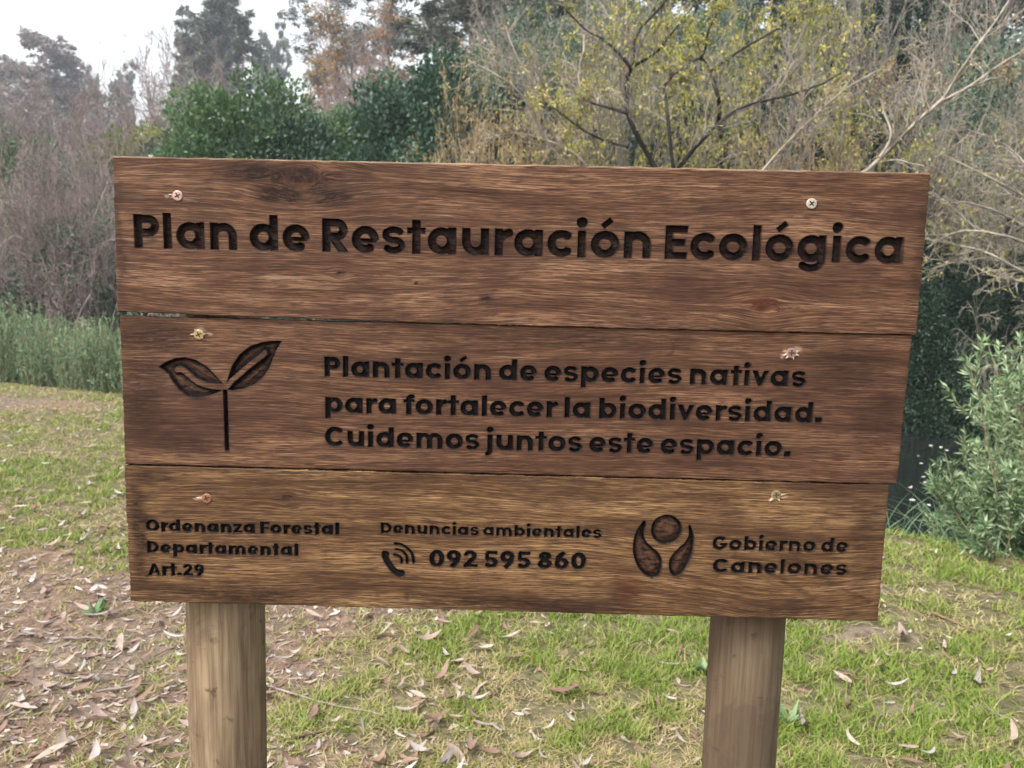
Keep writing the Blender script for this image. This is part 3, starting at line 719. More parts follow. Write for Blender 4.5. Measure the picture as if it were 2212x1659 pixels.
# ---- stroke alphabet (cap height 1), matching the round geometric letters of the carving
def E(cx, cy, rx, ry, a0, a1, n=18):
    a = np.radians(np.linspace(a0, a1, n)); return [(cx + rx * c, cy + ry * s) for c, s in zip(np.cos(a), np.sin(a))]
def glyph(ch, w):
    """-> (strokes [(pts, width)], dots [(x,y,r)], advance width, lsb, rsb, clip)"""
    H = w / 2; X = 0.79; A = 1.05; ST, RD = 0.085, 0.05
    dots = []; clip = None
    ring = lambda cx, cw: E(cx, X / 2, cw / 2 - H, (X + 0.03) / 2 - H, 0, 360, 30)
    arch = lambda x0, x1: [(x0, 0.2)] + E((x0 + x1) / 2, X - (x1 - x0) / 2 - H + 0.015, (x1 - x0) / 2, (x1 - x0) / 2, 180, 0, 14) + [(x1, 0)]
    if ch in 'oóabdpg':
        W = 0.85
        if ch in 'oó':
            s = [(ring(W / 2, W), w)]; l = r = RD
            if ch == 'ó': s.append(([(0.34, 0.92), (0.60, 1.13)], w * 0.72))
        elif ch in 'adg':
            s = [(ring(0.41, 0.82), w)]; l, r = RD, ST
            x = W - H
            if ch == 'a': s.append(([(x, 0), (x, X)], w))
            if ch == 'd': s.append(([(x, 0), (x, A)], w))
            if ch == 'g': s.append(([(x, X), (x, -0.02)] + E(0.43, -0.0, x - 0.43, 0.29 - H + 0.02, 0, -158, 14), w * 0.95))
        else:
            s = [(ring(0.44, 0.82), w)]; l, r = ST, RD
            s.append(([(H, 0 if ch == 'b' else -0.28), (H, A if ch == 'b' else X)], w))
    elif ch == 'c':
        W = 0.77; s = [(E(0.42, X / 2, 0.42 - H, (X + 0.03) / 2 - H, 42, 318, 24), w)]; l, r = RD, 0.03
    elif ch == 'e':
        W = 0.81; rx = W / 2 - H
        s = [(E(W / 2, X / 2, rx, (X + 0.03) / 2 - H, -4, 312, 26), w), ([(H, X * 0.46), (W - H * 0.6, X * 0.46)], w * 0.5)]; l, r = RD, RD
    elif ch == 's':
        W = 0.68; q = w * 0.80; h = q / 2; yT, yB = X - h + 0.015, h - 0.015; ym = X / 2; rx = W / 2 - h
        s = [(E(W / 2, (yT + ym) / 2, rx, (yT - ym) / 2, 22, 270, 16) + E(W / 2, (yB + ym) / 2, rx, (ym - yB) / 2, 90, -158, 16), q)]; l, r = 0.05, 0.045
    elif ch == 't':
        W = 0.52; s = [([(0.26, 0), (0.26, 1.0)], w), ([(0, X - 0.10), (W, X - 0.10)], w * 0.76)]; l, r = 0.03, 0.03
    elif ch == 'f':
        W = 0.52; s = [([(0.25, 0), (0.25, 0.78)] + E(0.47, 0.80, 0.22, A - H - 0.80, 180, 95, 9), w), ([(0, X - 0.10), (W, X - 0.10)], w * 0.76)]; l, r = 0.03, 0.0
    elif ch == 'r':
        W = 0.51; s = [([(H, 0), (H, X)], w), ([(H, 0.25)] + E(0.50, X - 0.36 - H + 0.02, 0.5 - H, 0.36, 180, 92, 10), w)]; l, r = ST, 0.02
    elif ch == 'n':
        W = 0.80; s = [([(H, 0), (H, X)], w), (arch(H, W - H), w)]; l = r = ST
    elif ch == 'm':
        W = 1.27; m = W / 2; s = [([(H, 0), (H, X)], w), (arch(H, m), w), (arch(m, W - H), w)]; l = r = ST
    elif ch == 'u':
        W = 0.80; x0, x1 = H, W - H; rr = (x1 - x0) / 2
        s = [([(x0, X), (x0, 0.4)] + E((x0 + x1) / 2, rr + H - 0.015, rr, rr, 180, 360, 14) + [(x1, 0.5)], w), ([(x1, 0), (x1, X)], w)]; l = r = ST
    elif ch == 'i':
        W = 0.31; s = [([(W / 2, 0), (W / 2, X)], w)]; dots = [(W / 2, 1.03, 0.165)]; l = r = 0.065
    elif ch == 'j':
        W = 0.31; x = W / 2; s = [([(x, X), (x, -0.08)] + E(x - 0.15, -0.08, 0.15, 0.11, 0, -85, 8), w)]; dots = [(x, 1.03, 0.165)]; l, r = 0.06, 0.065
    elif ch == 'l':
        W = w; s = [([(H, 0), (H, A)], w)]; l = r = ST
    elif ch == 'v':
        W = 0.80; s = [([(0.10, X + 0.06), (0.40, 0.07), (0.70, X + 0.06)], w * 0.92)]; clip = (-0.01, X); l = r = 0.015
    elif ch == 'z':
        W = 0.66; q = w * 0.8; s = [([(0.02, X - q / 2), (W - 0.02, X - q / 2)], q), ([(0.02, q / 2), (W, q / 2)], q), ([(0.10, q / 2), (W - 0.12, X - q / 2)], q)]; clip = (0, X); l = r = 0.05
    elif ch == '.':
        W = 0.30; s = [([(0, 0.15), (0.30, 0.15)], 0.30)]; l = r = 0.05
    elif ch == 'P' or ch == 'R':
        W = 0.76; rr = (0.64 - w) / 2 + 0.01; cx = W - H - rr
        s = [([(H, 0), (H, 1)], w), ([(H, 1 - H), (cx, 1 - H)] + E(cx, 1 - H - rr, rr, rr, 90, -90, 14) + [(H, 1 - H - 2 * rr)], w)]; l, r = ST, 0.03
        if ch == 'R': W = 0.80; s.append(([(0.30, 0.46), (0.68, -0.06)], w)); clip = (0, 1.0)
    elif ch == 'D':
        W = 0.88; s = [([(H, 0), (H, 1)], w), ([(H, 1 - H), (0.36, 1 - H)] + E(0.36, 0.5, W - H - 0.36, 0.5 - H, 90, -90, 18) + [(H, H)], w)]; l, r = ST, RD
    elif ch in 'EF':
        W = 0.66; q = w * 0.86; s = [([(H, 0), (H, 1)], w), ([(H, 1 - q / 2), (W, 1 - q / 2)], q), ([(H, 0.5 if ch == 'E' else 0.46), (W - 0.06, 0.5 if ch == 'E' else 0.46)], q)]
        if ch == 'E': s.append(([(H, q / 2), (W, q / 2)], q))
        l, r = ST, 0.04
    elif ch == 'C':
        W = 0.96; s = [(E(0.50, 0.5, 0.5 - H, 0.515 - H, 42, 318, 26), w)]; l, r = RD, 0.04
    elif ch == 'G':
        W = 1.0; s = [(E(0.50, 0.5, 0.5 - H, 0.515 - H, 42, 352, 26), w), ([(0.50, 0.44), (1.0, 0.44)], w * 0.8)]; l, r = RD, RD
    elif ch == 'O':
        W = 1.02; s = [(E(0.51, 0.5, 0.51 - H, 0.515 - H, 0, 360, 32), w)]; l = r = RD
    elif ch == 'A':
        W = 0.98; s = [([(0.08, -0.08), (0.49, 0.93), (0.90, -0.08)], w * 0.95), ([(0.2, 0.27), (0.78, 0.27)], w * 0.75)]; clip = (0, 1.0); l = r = 0.01
    elif ch == '0':
        W = 0.80; s = [(E(0.40, 0.5, 0.40 - H, 0.515 - H, 0, 360, 30), w)]; l = r = RD
    elif ch in '69':
        W = 0.76; pts = E(0.38, 0.335, 0.38 - H, 0.35 - H, 0, 360, 24); p2 = [(H + 0.01, 0.36), (0.20, 0.66), (0.50, 0.97)]
        if ch == '9': pts = [(W - x, 1 - y) for x, y in pts]; p2 = [(W - x, 1 - y) for x, y in p2]
        s = [(pts, w), (p2, w)]; clip = (-0.02, 1.02); l = r = RD
    elif ch == '8':
        W = 0.78; s = [(E(0.39, 0.74, 0.34 - H, 0.275 - H, 0, 360, 22), w * 0.94), (E(0.39, 0.29, 0.39 - H, 0.305 - H, 0, 360, 24), w * 0.94)]; l = r = RD
    elif ch == '5':
        W = 0.75; s = [([(0.16, 1 - H * 0.85), (0.70, 1 - H * 0.85)], w * 0.85), ([(0.20, 1 - H * 0.3), (0.16, 0.50)], w * 0.8), ([(0.16, 0.50)] + E(0.37, 0.325, 0.38 - H, 0.34 - H, 118, -155, 18), w * 0.92)]; l = r = RD
    elif ch == '2':
        W = 0.74; s = [(E(0.37, 0.68, 0.365 - H, 0.335 - H, 168, -38, 16) + [(0.16, H)], w * 0.94), ([(0.04, H * 0.9), (W, H * 0.9)], w * 0.88)]; clip = (0, 1.02); l = r = RD
    else:
        raise ValueError(ch)
    return s, dots, W, l, r, clip

def sd_stroke(px, py, pts, w):
    pts = np.asarray(pts, float); h = w / 2
    d = np.full(px.shape, 9.0); n = len(pts) - 1
    closed = np.allclose(pts[0], pts[-1])
    for i in range(n):
        a, b = pts[i], pts[i + 1]; e = b - a; L = np.hypot(*e)
        if L < 1e-6: continue
        e = e / L
        qx, qy = px - a[0], py - a[1]
        t = qx * e[0] + qy * e[1]; pr = np.abs(-qx * e[1] + qy * e[0])
        tc = np.clip(t, 0, L); cap = np.hypot(t - tc, pr) - h
        if not closed:
            if i == 0: cap = np.where(t < 0, np.maximum(pr - h, -t), cap)
            if i == n - 1: cap = np.where(t > L, np.maximum(pr - h, t - L), cap)
        d = np.minimum(d, cap)
    return d
def sd_poly(px, py, pts):
    pts = np.asarray(pts, float); d = np.full(px.shape, 1e9); ins = np.zeros(px.shape, bool)
    for i in range(len(pts)):
        a, b = pts[i], pts[(i + 1) % len(pts)]; e = b - a
        qx, qy = px - a[0], py - a[1]
        t = np.clip((qx * e[0] + qy * e[1]) / max(e @ e, 1e-12), 0, 1)
        d = np.minimum(d, np.hypot(qx - t * e[0], qy - t * e[1]))
        c = ((a[1] > py) != (b[1] > py)) & (px < (b[0] - a[0]) * (py - a[1]) / (b[1] - a[1] + 1e-15) + a[0])
        ins ^= c
    return np.where(ins, -d, d)
def smooth_closed(pts, m=6):
    W = np.asarray(pts, float); n = len(W); out = []
    for i in range(n):
        p0, p1, p2, p3 = W[i - 1], W[i], W[(i + 1) % n], W[(i + 2) % n]
        for f in np.linspace(0, 1, m, endpoint=False):
            out.append(0.5 * (2 * p1 + (p2 - p0) * f + (2 * p0 - 5 * p1 + 4 * p2 - p3) * f ** 2 + (3 * p1 - p0 - 3 * p2 + p3) * f ** 3))
    return np.array(out)

class Carve:
    """signed distance of one carved item on a plank (metres, negative inside)"""
    def __init__(self, name, depth, brown, label, dome=0.0, bleed=0.0012):
        self.items = []; self.name = name; self.depth = depth; self.brown = brown; self.label = label; self.dome = dome; self.bleed = bleed
def text_carve(txt, p0, p1, ctop, w, name='carved_lettering', depth=0.0045, brown=0.3, label=None, bleed=0.0012):
    """p0/p1: photo pixels of the left and right end of the baseline; ctop: pixel of the cap top above p0"""
    a = on_y(*p0); b = on_y(*p1); t = on_y(*ctop)
    ax = np.array([a[0], a[2]]); bx = np.array([b[0], b[2]]); cap = abs(t[2] - a[2])
    e = (bx - ax); Lr = np.hypot(*e); e = e / Lr; nrm = np.array([-e[1], e[0]])
    gl = []; x = 0.0; prev = None
    for ch in txt:
        if ch == ' ': x += 0.24; continue
        g = glyph(ch, w)
        if prev is not None: x += g[3]
        gl.append((x, g)); x += g[2] + g[4]; prev = ch
    tot = gl[-1][0] + gl[-1][1][2]
    kx = Lr / (tot * cap)
    c = Carve(name, depth, brown, label, bleed=bleed)
    for gx_, (s, dots, W, l, r, clip) in gl:
        def fn(X, Z, gx_=gx_, s=s, dots=dots, clip=clip):
            qx = X - ax[0]; qz = Z - ax[1]
            lx = (qx * e[0] + qz * e[1]) / (cap * kx) - gx_; ly = (qx * nrm[0] + qz * nrm[1]) / cap
            d = np.full(X.shape, 9.0)
            for pts, sw in s: d = np.minimum(d, sd_stroke(lx, ly, pts, sw))
            for (dx, dy, dr) in dots: d = np.minimum(d, np.hypot(lx - dx, ly - dy) - dr)
            if clip: d = np.maximum(d, np.maximum(clip[0] - ly, ly - clip[1]))
            return d * cap
        o = ax + e * (gx_ * cap * kx)
        c.items.append((o[0] - 0.5 * cap, o[0] + (W + 0.5) * cap * kx + 0.004, min(ax[1], bx[1]) - 0.5 * cap, max(ax[1], bx[1]) + 1.35 * cap, fn))
    return c
def shape_carve(name, fn, box, depth, brown, label=None, dome=0.0, bleed=0.001):
    c = Carve(name, depth, brown, label, dome, bleed); c.items.append((*box, fn)); return c
def zp(u0, v0, sc_):   # pixel of an enlarged crop -> plank coordinates
    def f(pts):
        out = []
        for x, y in pts:
            q = on_y((u0 + x / sc_) * 0.73148, (v0 + y / sc_) * 0.73148); out.append((q[0], q[2]))
        return np.array(out)
    return f
z3 = zp(300, 900, 2212 / 1300); z6 = zp(1040, 1370, 2.212); z7 = zp(1740, 1370, 2.212)
def bbox(p, m=0.01): return (p[:, 0].min() - m, p[:, 0].max() + m, p[:, 1].min() - m, p[:, 1].max() + m)

leafA = z3([(280, 313), (318, 288), (362, 270), (410, 264), (470, 278), (525, 312), (570, 357), (612, 405), (612, 424), (570, 446), (530, 462), (480, 471), (430, 462), (388, 432), (355, 392), (330, 350), (305, 330)])
ribA = z3([(372, 328), (395, 326), (425, 345), (465, 380), (515, 404), (570, 414), (625, 415)])
leafB = z3([(620, 402), (634, 360), (652, 305), (688, 252), (740, 210), (800, 189), (850, 182), (903, 181), (882, 216), (858, 268), (838, 320), (806, 368), (765, 402), (710, 425), (650, 434), (628, 425)])
ribB = z3([(622, 416), (655, 380), (695, 345), (740, 305), (790, 268), (820, 240)])
stemP = z3([(617, 428), (622, 580), (627, 737)])
def f_seed(X, Z):
    a = sd_poly(X, Z, leafA); b = sd_poly(X, Z, leafB)
    d = np.minimum(a, b)
    d = np.maximum(d, -sd_stroke(X, Z, ribA, 0.0066)); d = np.maximum(d, -sd_stroke(X, Z, ribB, 0.0066))
    d = np.minimum(d, sd_stroke(X, Z, stemP, 0.0056))
    return d
handP = z6([(222, 595), (208, 612), (232, 655), (262, 700), (285, 730), (320, 720)])
hE1 = z6([(195, 575), (215, 570), (238, 580), (240, 600), (232, 618), (205, 625), (190, 606)])
hE2 = z6([(285, 700), (312, 695), (338, 700), (343, 728), (325, 745), (300, 743), (280, 725)])
hMid = z6([(210, 600), (232, 645), (266, 692), (308, 724)])
arcs = [z6([(275, 596), (305, 606), (322, 625), (322, 648)]), z6([(283, 560), (325, 572), (355, 605), (359, 650)]), z6([(277, 523), (330, 535), (388, 585), (402, 652)])]
def curve(p, m=8):
    W = np.asarray(p, float); out = []
    for i in range(len(W) - 1):
        p0, p1, p2, p3 = W[max(i - 1, 0)], W[i], W[i + 1], W[min(i + 2, len(W) - 1)]
        for f in np.linspace(0, 1, m, endpoint=False):
            out.append(0.5 * (2 * p1 + (p2 - p0) * f + (2 * p0 - 5 * p1 + 4 * p2 - p3) * f ** 2 + (3 * p1 - p0 - 3 * p2 + p3) * f ** 3))
    return np.array(out + [W[-1]])
arcs = [curve(a) for a in arcs]; hMid = curve(hMid); hE1 = smooth_closed(hE1); hE2 = smooth_closed(hE2)
ribA = curve(ribA, 5); ribB = curve(ribB, 5)
def f_phone(X, Z):
    d = np.minimum(sd_poly(X, Z, hE1), sd_poly(X, Z, hE2)); d = np.minimum(d, sd_stroke(X, Z, hMid, 0.0085))
    for a in arcs: d = np.minimum(d, sd_stroke(X, Z, a, 0.0042))
    return d
dropL = z7([(368, 374), (372, 400), (360, 450), (372, 505), (410, 545), (452, 580), (478, 630), (478, 680), (462, 735), (430, 752), (400, 750), (350, 715), (312, 660), (290, 595), (287, 530), (300, 465), (325, 415), (352, 380)])
dropR = z7([(658, 398), (672, 425), (686, 470), (688, 525), (678, 590), (655, 650), (625, 705), (590, 738), (560, 738), (535, 718), (522, 680), (524, 635), (545, 595), (590, 548), (630, 510), (652, 460), (650, 415)])
dropL, dropR = smooth_closed(dropL, 4), smooth_closed(dropR, 4)
cc = z7([(507, 433), (609, 433)]); ccr = abs(cc[1, 0] - cc[0, 0])
def f_emb(X, Z): return np.minimum(np.minimum(sd_poly(X, Z, dropL), sd_poly(X, Z, dropR)), np.hypot(X - cc[0, 0], Z - cc[0, 1]) - ccr)

CARV = [
 [text_carve('Plan de Restauración Ecológica', (290.5, 535), (1949.5, 570), (290, 463), 0.248, depth=0.0065, brown=0.38, bleed=0.0006, label='large title lettering carved brown')],
 [text_carve('Plantación de especies nativas', (699.7, 814), (1742, 837), (699.5, 771), 0.256, brown=0.14),
  text_carve('para fortalecer la biodiversidad.', (701.5, 892.7), (1776.5, 915), (701, 850), 0.256, brown=0.12),
  text_carve('Cuidemos juntos este espacio.', (701, 965), (1708.6, 988.5), (701, 922.5), 0.256, brown=0.12),
  shape_carve('carved_seedling', f_seed, bbox(np.vstack([leafA, leafB, stemP])), 0.0055, 0.9, dome=1.0)],
 [text_carve('Ordenanza Forestal', (314.2, 1149), (732.5, 1157), (314, 1123), 0.295, depth=0.0035, brown=0.06, bleed=0.0017),
  text_carve('Departamental', (317.2, 1195.6), (643.9, 1202.6), (317, 1169.8), 0.295, depth=0.0035, brown=0.06, bleed=0.0017),
  text_carve('Art.29', (319.1, 1244.2), (440.5, 1246.2), (319, 1217.8), 0.295, depth=0.0035, brown=0.06, bleed=0.0017),
  text_carve('Denuncias ambientales', (821.9, 1153.6), (1299.8, 1164.2), (821.8, 1129.3), 0.275, depth=0.0035, brown=0.05, bleed=0.0014),
  text_carve('092 595 860', (927.1, 1226.4), (1266.7, 1232.7), (927, 1188.5), 0.275, depth=0.004, brown=0.10),
  shape_carve('carved_telephone', f_phone, bbox(np.vstack([hE1, hE2] + arcs)), 0.0035, 0.1),
  shape_carve('carved_emblem', f_emb, bbox(np.vstack([dropL, dropR, cc, cc + [0, ccr], cc - [0, ccr]])), 0.006, 0.9, dome=1.0),
  text_carve('Gobierno de', (1539, 1189.2), (1833.4, 1195.6), (1539, 1159.5), 0.28, depth=0.0035, brown=0.15),
  text_carve('Canelones', (1540, 1238.6), (1831, 1244.8), (1540, 1207.5), 0.28, depth=0.0035, brown=0.15)],
]
QUADS = [[(243, 337), (2010, 374), (1980, 723), (253, 673)],
         [(256, 683), (1972, 725), (1940, 1047), (268, 1003)],
         [(267, 1006.5), (1922, 1049), (1897, 1343), (281, 1299)]]
def px(u, v): q = on_y(u, v); return q[0], q[2]
# (pixel u, v, half width, half height, strength, kind)   kinds: knot, stain, red, pale
MARKS = [
 [(650, 380, 55, 26, 1.0, 'knot'), (560, 375, 95, 24, 0.85, 'stain'), (600, 420, 70, 26, 0.95, 'stain'), (720, 425, 60, 22, 0.85, 'stain'), (650, 400, 120, 46, 0.5, 'stain'), (760, 395, 60, 40, 0.35, 'stain'),
  (1655, 660, 30, 16, 0.8, 'knot'), (1645, 658, 48, 22, 0.8, 'red'), (735, 590, 9, 6, 1.0, 'knot'), (900, 611, 6, 4, 1.0, 'stain'), (1047, 642, 14, 6, 0.9, 'stain'),
  (610, 600, 70, 6, 0.35, 'pale'), (700, 622, 60, 5, 0.25, 'pale'), (255, 520, 14, 160, 0.5, 'stain'), (1995, 540, 22, 160, 0.45, 'stain'), (1250, 520, 400, 60, 0.22, 'stain'),
  (400, 432, 26, 5, 0.3, 'pale'), (365, 425, 8, 5, 0.6, 'pale'), (1500, 430, 200, 25, 0.2, 'stain')],
 [(330, 730, 110, 40, 0.6, 'stain'), (300, 850, 60, 120, 0.5, 'stain'), (400, 960, 120, 40, 0.35, 'stain'), (1250, 735, 320, 22, 0.4, 'stain'), (1850, 800, 100, 60, 0.45, 'stain'),
  (1900, 900, 60, 120, 0.3, 'stain'), (1700, 760, 15, 3, 0.9, 'pale'), (1722, 758, 12, 9, 0.5, 'pale'), (425, 718, 18, 12, 0.55, 'pale'), (447, 725, 10, 4, 0.7, 'pale'), (1690, 770, 8, 4, 0.6, 'pale'),
  (1450, 750, 8, 26, 0.5, 'stain'), (880, 800, 8, 8, 0.2, 'stain')],
 [(300, 1150, 22, 150, 0.7, 'stain'), (500, 1285, 220, 22, 0.6, 'stain'), (1100, 1305, 300, 20, 0.55, 'stain'), (1360, 1270, 40, 40, 0.7, 'red'), (1350, 1290, 38, 30, 0.5, 'stain'),
  (617, 1078, 12, 7, 1.0, 'knot'), (880, 1290, 8, 10, 0.6, 'stain'), (1870, 1180, 40, 120, 0.4, 'stain'), (1700, 1320, 180, 18, 0.5, 'stain'), (330, 1030, 50, 25, 0.5, 'stain'),
  (430, 1078, 12, 4, 0.8, 'pale'), (1690, 1073, 14, 4, 0.7, 'pale'), (1665, 1078, 6, 5, 0.7, 'pale'), (1730, 1300, 10, 6, 0.3, 'stain')],
]
sign = empty('wooden_sign', (0.5, 0.03, 0)); 
tag(sign, 'brown wooden sign of three carved planks screwed to two round posts', 'sign')
SO = np.array([0.5, 0.03, 0.0])
PT = 0.024        # plank thickness
YOFF = [0.0, 0.0025, 0.0012]

def build_plank(pi):
    q = np.array([px(*c) for c in QUADS[pi]])      # TL TR BR BL (x,z)
    yo = YOFF[pi]; cell = 0.00078
    W = np.hypot(*(q[1] - q[0])); Hh = np.hypot(*(q[3] - q[0]))
    nu, nv = int(W / cell), int(Hh / cell)
    s, t = np.meshgrid(np.linspace(0, 1, nu + 1), np.linspace(0, 1, nv + 1), indexing='ij')
    X = (q[0, 0] * (1 - s) + q[1, 0] * s) * (1 - t) + (q[3, 0] * (1 - s) + q[2, 0] * s) * t
    Z = (q[0, 1] * (1 - s) + q[1, 1] * s) * (1 - t) + (q[3, 1] * (1 - s) + q[2, 1] * s) * t
    # rough sawn ends and slightly uneven long edges
    e = 0.0016
    rough = lambda a, sd: (vn(a * 420, a * 0, sd + pi) - 0.5) * e + (vn(a * 1300, a * 0, sd + 7 + pi) - 0.5) * e * 0.8
    X = X + rough(Z, 61) * (1 - np.clip(s * W / 0.004, 0, 1)) + rough(Z, 63) * (1 - np.clip((1 - s) * W / 0.004, 0, 1))
    Z = Z + ((vn(X * 90, X * 0, 65 + pi) - 0.5) * 0.0012 + (vn(X * 500, X * 0, 75 + pi) - 0.5) * 0.0007) * (1 - np.clip(t * Hh / 0.004, 0, 1)) \
          + ((vn(X * 90, X * 0, 67 + pi) - 0.5) * 0.0012 + (vn(X * 500, X * 0, 77 + pi) - 0.5) * 0.0007) * (1 - np.clip((1 - t) * Hh / 0.004, 0, 1))
    if pi == 0: Z = Z - 0.0026 * np.sin(np.pi * np.clip(s, 0, 1)) ** 0.8 * t
    sdf = np.full(X.shape, 1.0); own = np.full(X.shape, -1); depth = np.zeros(X.shape)
    brown = np.zeros(X.shape)
    xs0, zs0 = X[:, nv // 2], Z[nu // 2, :]
    for ci, cv in enumerate(CARV[pi]):
        for (x0, x1, z0, z1, fn) in cv.items:
            i0, i1 = np.searchsorted(X[:, 0], [x0 - 0.01, x1 + 0.01])
            i0 = max(i0 - 2, 0); i1 = min(i1 + 2, nu + 1)
            zz = Z[(i0 + i1) // 2]
            jj = np.where((zz > z0 - 0.012) & (zz < z1 + 0.012))[0]
            if len(jj) == 0: continue
            sl = (slice(i0, i1), slice(jj[0], jj[-1] + 1))
            d = fn(X[sl], Z[sl])
            better = d < sdf[sl]
            sdf[sl] = np.where(better, d, sdf[sl]); own[sl] = np.where(better, ci, own[sl])
    # snap grid vertices onto the outlines for clean walls
    gxs = np.gradient(sdf, axis=0) / np.maximum(np.gradient(X, axis=0), 1e-6); gzs = np.gradient(sdf, axis=1) / np.minimum(np.gradient(Z, axis=1), -1e-6)
    gl = np.sqrt(gxs ** 2 + gzs ** 2)
    near = (np.abs(sdf) < cell * 0.55) & (gl > 0.5) & (gl < 1.6)
    mv = np.where(near, sdf, 0)
    X = X - mv * gxs / np.maximum(gl, 0.5) ** 2; Z = Z - mv * gzs / np.maximum(gl, 0.5) ** 2
    sdf = np.where(near, 0.0, sdf)
    dep = np.array([c.depth for c in CARV[pi]] + [0.0]); brn = np.array([c.brown for c in CARV[pi]] + [0.0])
    dom = np.array([c.dome for c in CARV[pi]] + [0.0]); bld = np.array([c.bleed for c in CARV[pi]] + [0.0])
    o_ = own
    ins = np.clip(-sdf / 0.0009, 0, 1)
    groove = 0.00035 * np.sin(-sdf * 2 * np.pi / 0.0032) * (sdf < -0.001)
    depth = ins * (dep[o_] + groove)
    dome = dom[o_] * np.clip(1 - (np.clip(-sdf, 0, 0.012) / 0.012 - 1) ** 2, 0, 1) * 0.55
    dome = dome * (sdf < -0.003)
    depth = depth * (1 - dome * sstep(0.003, 0.012, -sdf))
    lump = fbm(X * 90, Z * 260, 50 + pi, 3)
    depth = depth * (0.86 + 0.28 * lump)
    wave = (fbm(X * 9, Z * 30, 31 + pi, 3) - 0.5) * 0.0014
    edge = np.minimum(np.minimum(s * W, (1 - s) * W), np.minimum(t * Hh, (1 - t) * Hh))
    rd = 0.0007
    rnd = np.where(edge < rd, rd - np.sqrt(np.maximum(rd ** 2 - (rd - edge) ** 2, 0)), 0)
    Y = yo + depth + wave + rnd
    ink = np.clip(0.5 - sdf / 0.0011, 0, 1)
    bro = brn[o_] * np.clip(-sdf / 0.003, 0, 1) * (0.65 + 0.45 * np.sin(-sdf * 2 * np.pi / 0.0032 + 0.6))
    if pi == 0: bro = np.clip(brn[o_] * sstep(0.0004, 0.0018, -sdf) * (0.55 + 0.75 * fbm(X * 14, Z * 26, 88, 2)) * (0.8 + 0.3 * np.sin(-sdf * 2 * np.pi / 0.0032)), 0, 1)
    bro = np.where(dom[o_] > 0, sstep(0.0022, 0.006, -sdf) * 0.95, bro)
    # attributes
    stain = np.zeros(X.shape); redp = np.zeros(X.shape); pale = np.zeros(X.shape); gz = Z.copy(); gxx = X.copy()
    jx = X + (fbm(X * 40, Z * 120, 71, 3) - 0.5) * 0.018; jz = Z + (fbm(X * 40, Z * 140, 73, 3) - 0.5) * 0.010
    for (u, v, hw, hh, st, kd) in MARKS[pi]:
        cx, cz = px(u, v); rx = abs(px(u + hw, v)[0] - cx); rz = abs(px(u, v + hh)[1] - cz)
        d = np.hypot((jx - cx) / rx, (jz - cz) / rz)
        if kd == 'stain': stain = np.maximum(stain, 1.12 * st * (1 - sstep(0.25, 1.35, d)))
        elif kd == 'red': redp = np.maximum(redp, st * (1 - sstep(0.2, 1.2, d)))
        elif kd == 'pale': pale = np.maximum(pale, st * (1 - sstep(0.35, 1.1, d)))
        else:
            kx_ = X + (fbm(X * 55, Z * 55, 91 + pi, 3) - 0.5) * rx * 1.1; kz_ = Z + (fbm(X * 55, Z * 70, 93 + pi, 3) - 0.5) * rz * 1.3 - (X - cx) * 0.12
            dd = np.hypot((kx_ - cx) / rx, (kz_ - cz) / rz)
            stain = np.maximum(stain, st * (1 - sstep(0.3, 1.2, d)))
            gk = 0.8 * np.exp(-(dd / 0.8) ** 2)
            ring = cz + np.sign(Z - cz + 1e-9) * np.hypot((kx_ - cx) * rz / rx, kz_ - cz)
            gz = gz * (1 - gk) + ring * gk
            # grain lines bow around the knot
            gz = gz - (Z - cz) * np.exp(-((X - cx) / (rx * 2.4)) ** 2 - ((Z - cz) / (rz * 2.8)) ** 2) * 0.75
    if pi == 2:   # flame figure at the lower right
        for cv_, wd_ in ((z7([(960, 600), (1100, 655), (1230, 740), (1330, 800), (1450, 890)]), 0.004), (z7([(1380, 700), (1500, 745), (1650, 810), (1790, 870), (1840, 905)]), 0.003), (z7([(1150, 560), (1400, 640), (1600, 690), (1850, 720)]), 0.003)):
            stain = np.maximum(stain, 0.45 * np.exp(-(np.maximum(sd_stroke(jx, Z, curve(cv_), 0.001), 0) / wd_) ** 2))
        cx, cz = px(1600, 1340)
        gz = gz + 0.016 * np.exp(-((X - cx - 0.06) / 0.11) ** 2) * np.exp(-((Z - cz - 0.02) / 0.05) ** 2)
    gz = gz + (fbm(X * 3.2, Z * 9, 81 + pi, 3) - 0.5) * 0.020
    edgest = (1 - sstep(0.0, 0.010, edge)) * 0.45 * fbm(X * 30, Z * 30, 85 + pi)
    bleed = np.where(sdf > 0, np.exp(-np.maximum(sdf, 0) / np.maximum(bld[o_], 1e-5)) * 0.8, 0) * (o_ >= 0)
    stain = np.clip(np.maximum(stain, edgest) + bleed * (0.4 + 0.8 * fbm(X * 60, Z * 60, 87)), 0, 1)
    if pi == 0: pale = np.maximum(pale, 0.75 * (t * Hh < 0.0016) * vn(X * 60, X * 0, 95))
    n_ = (nu + 1) * (nv + 1)
    V = np.stack([X.ravel(), Y.ravel(), Z.ravel()], 1) - SO
    at = {'grain': np.stack([gxx.ravel(), gz.ravel(), np.zeros(n_)], 1), 'stain': stain.ravel(), 'redpatch': redp.ravel(), 'pale': pale.ravel(), 'ink': ink.ravel(), 'inkbrown': np.clip(bro, 0, 1).ravel()}
    ix = np.arange(n_).reshape(nu + 1, nv + 1)
    Fc = np.stack([ix[:-1, :-1], ix[:-1, 1:], ix[1:, 1:], ix[1:, :-1]], -1).reshape(-1, 4)
    sc4 = (sdf.ravel()[Fc]).mean(1); of = own.ravel()[Fc[:, 0]]
    lett = np.where(sc4 < -cell * 0.2, of, -1)
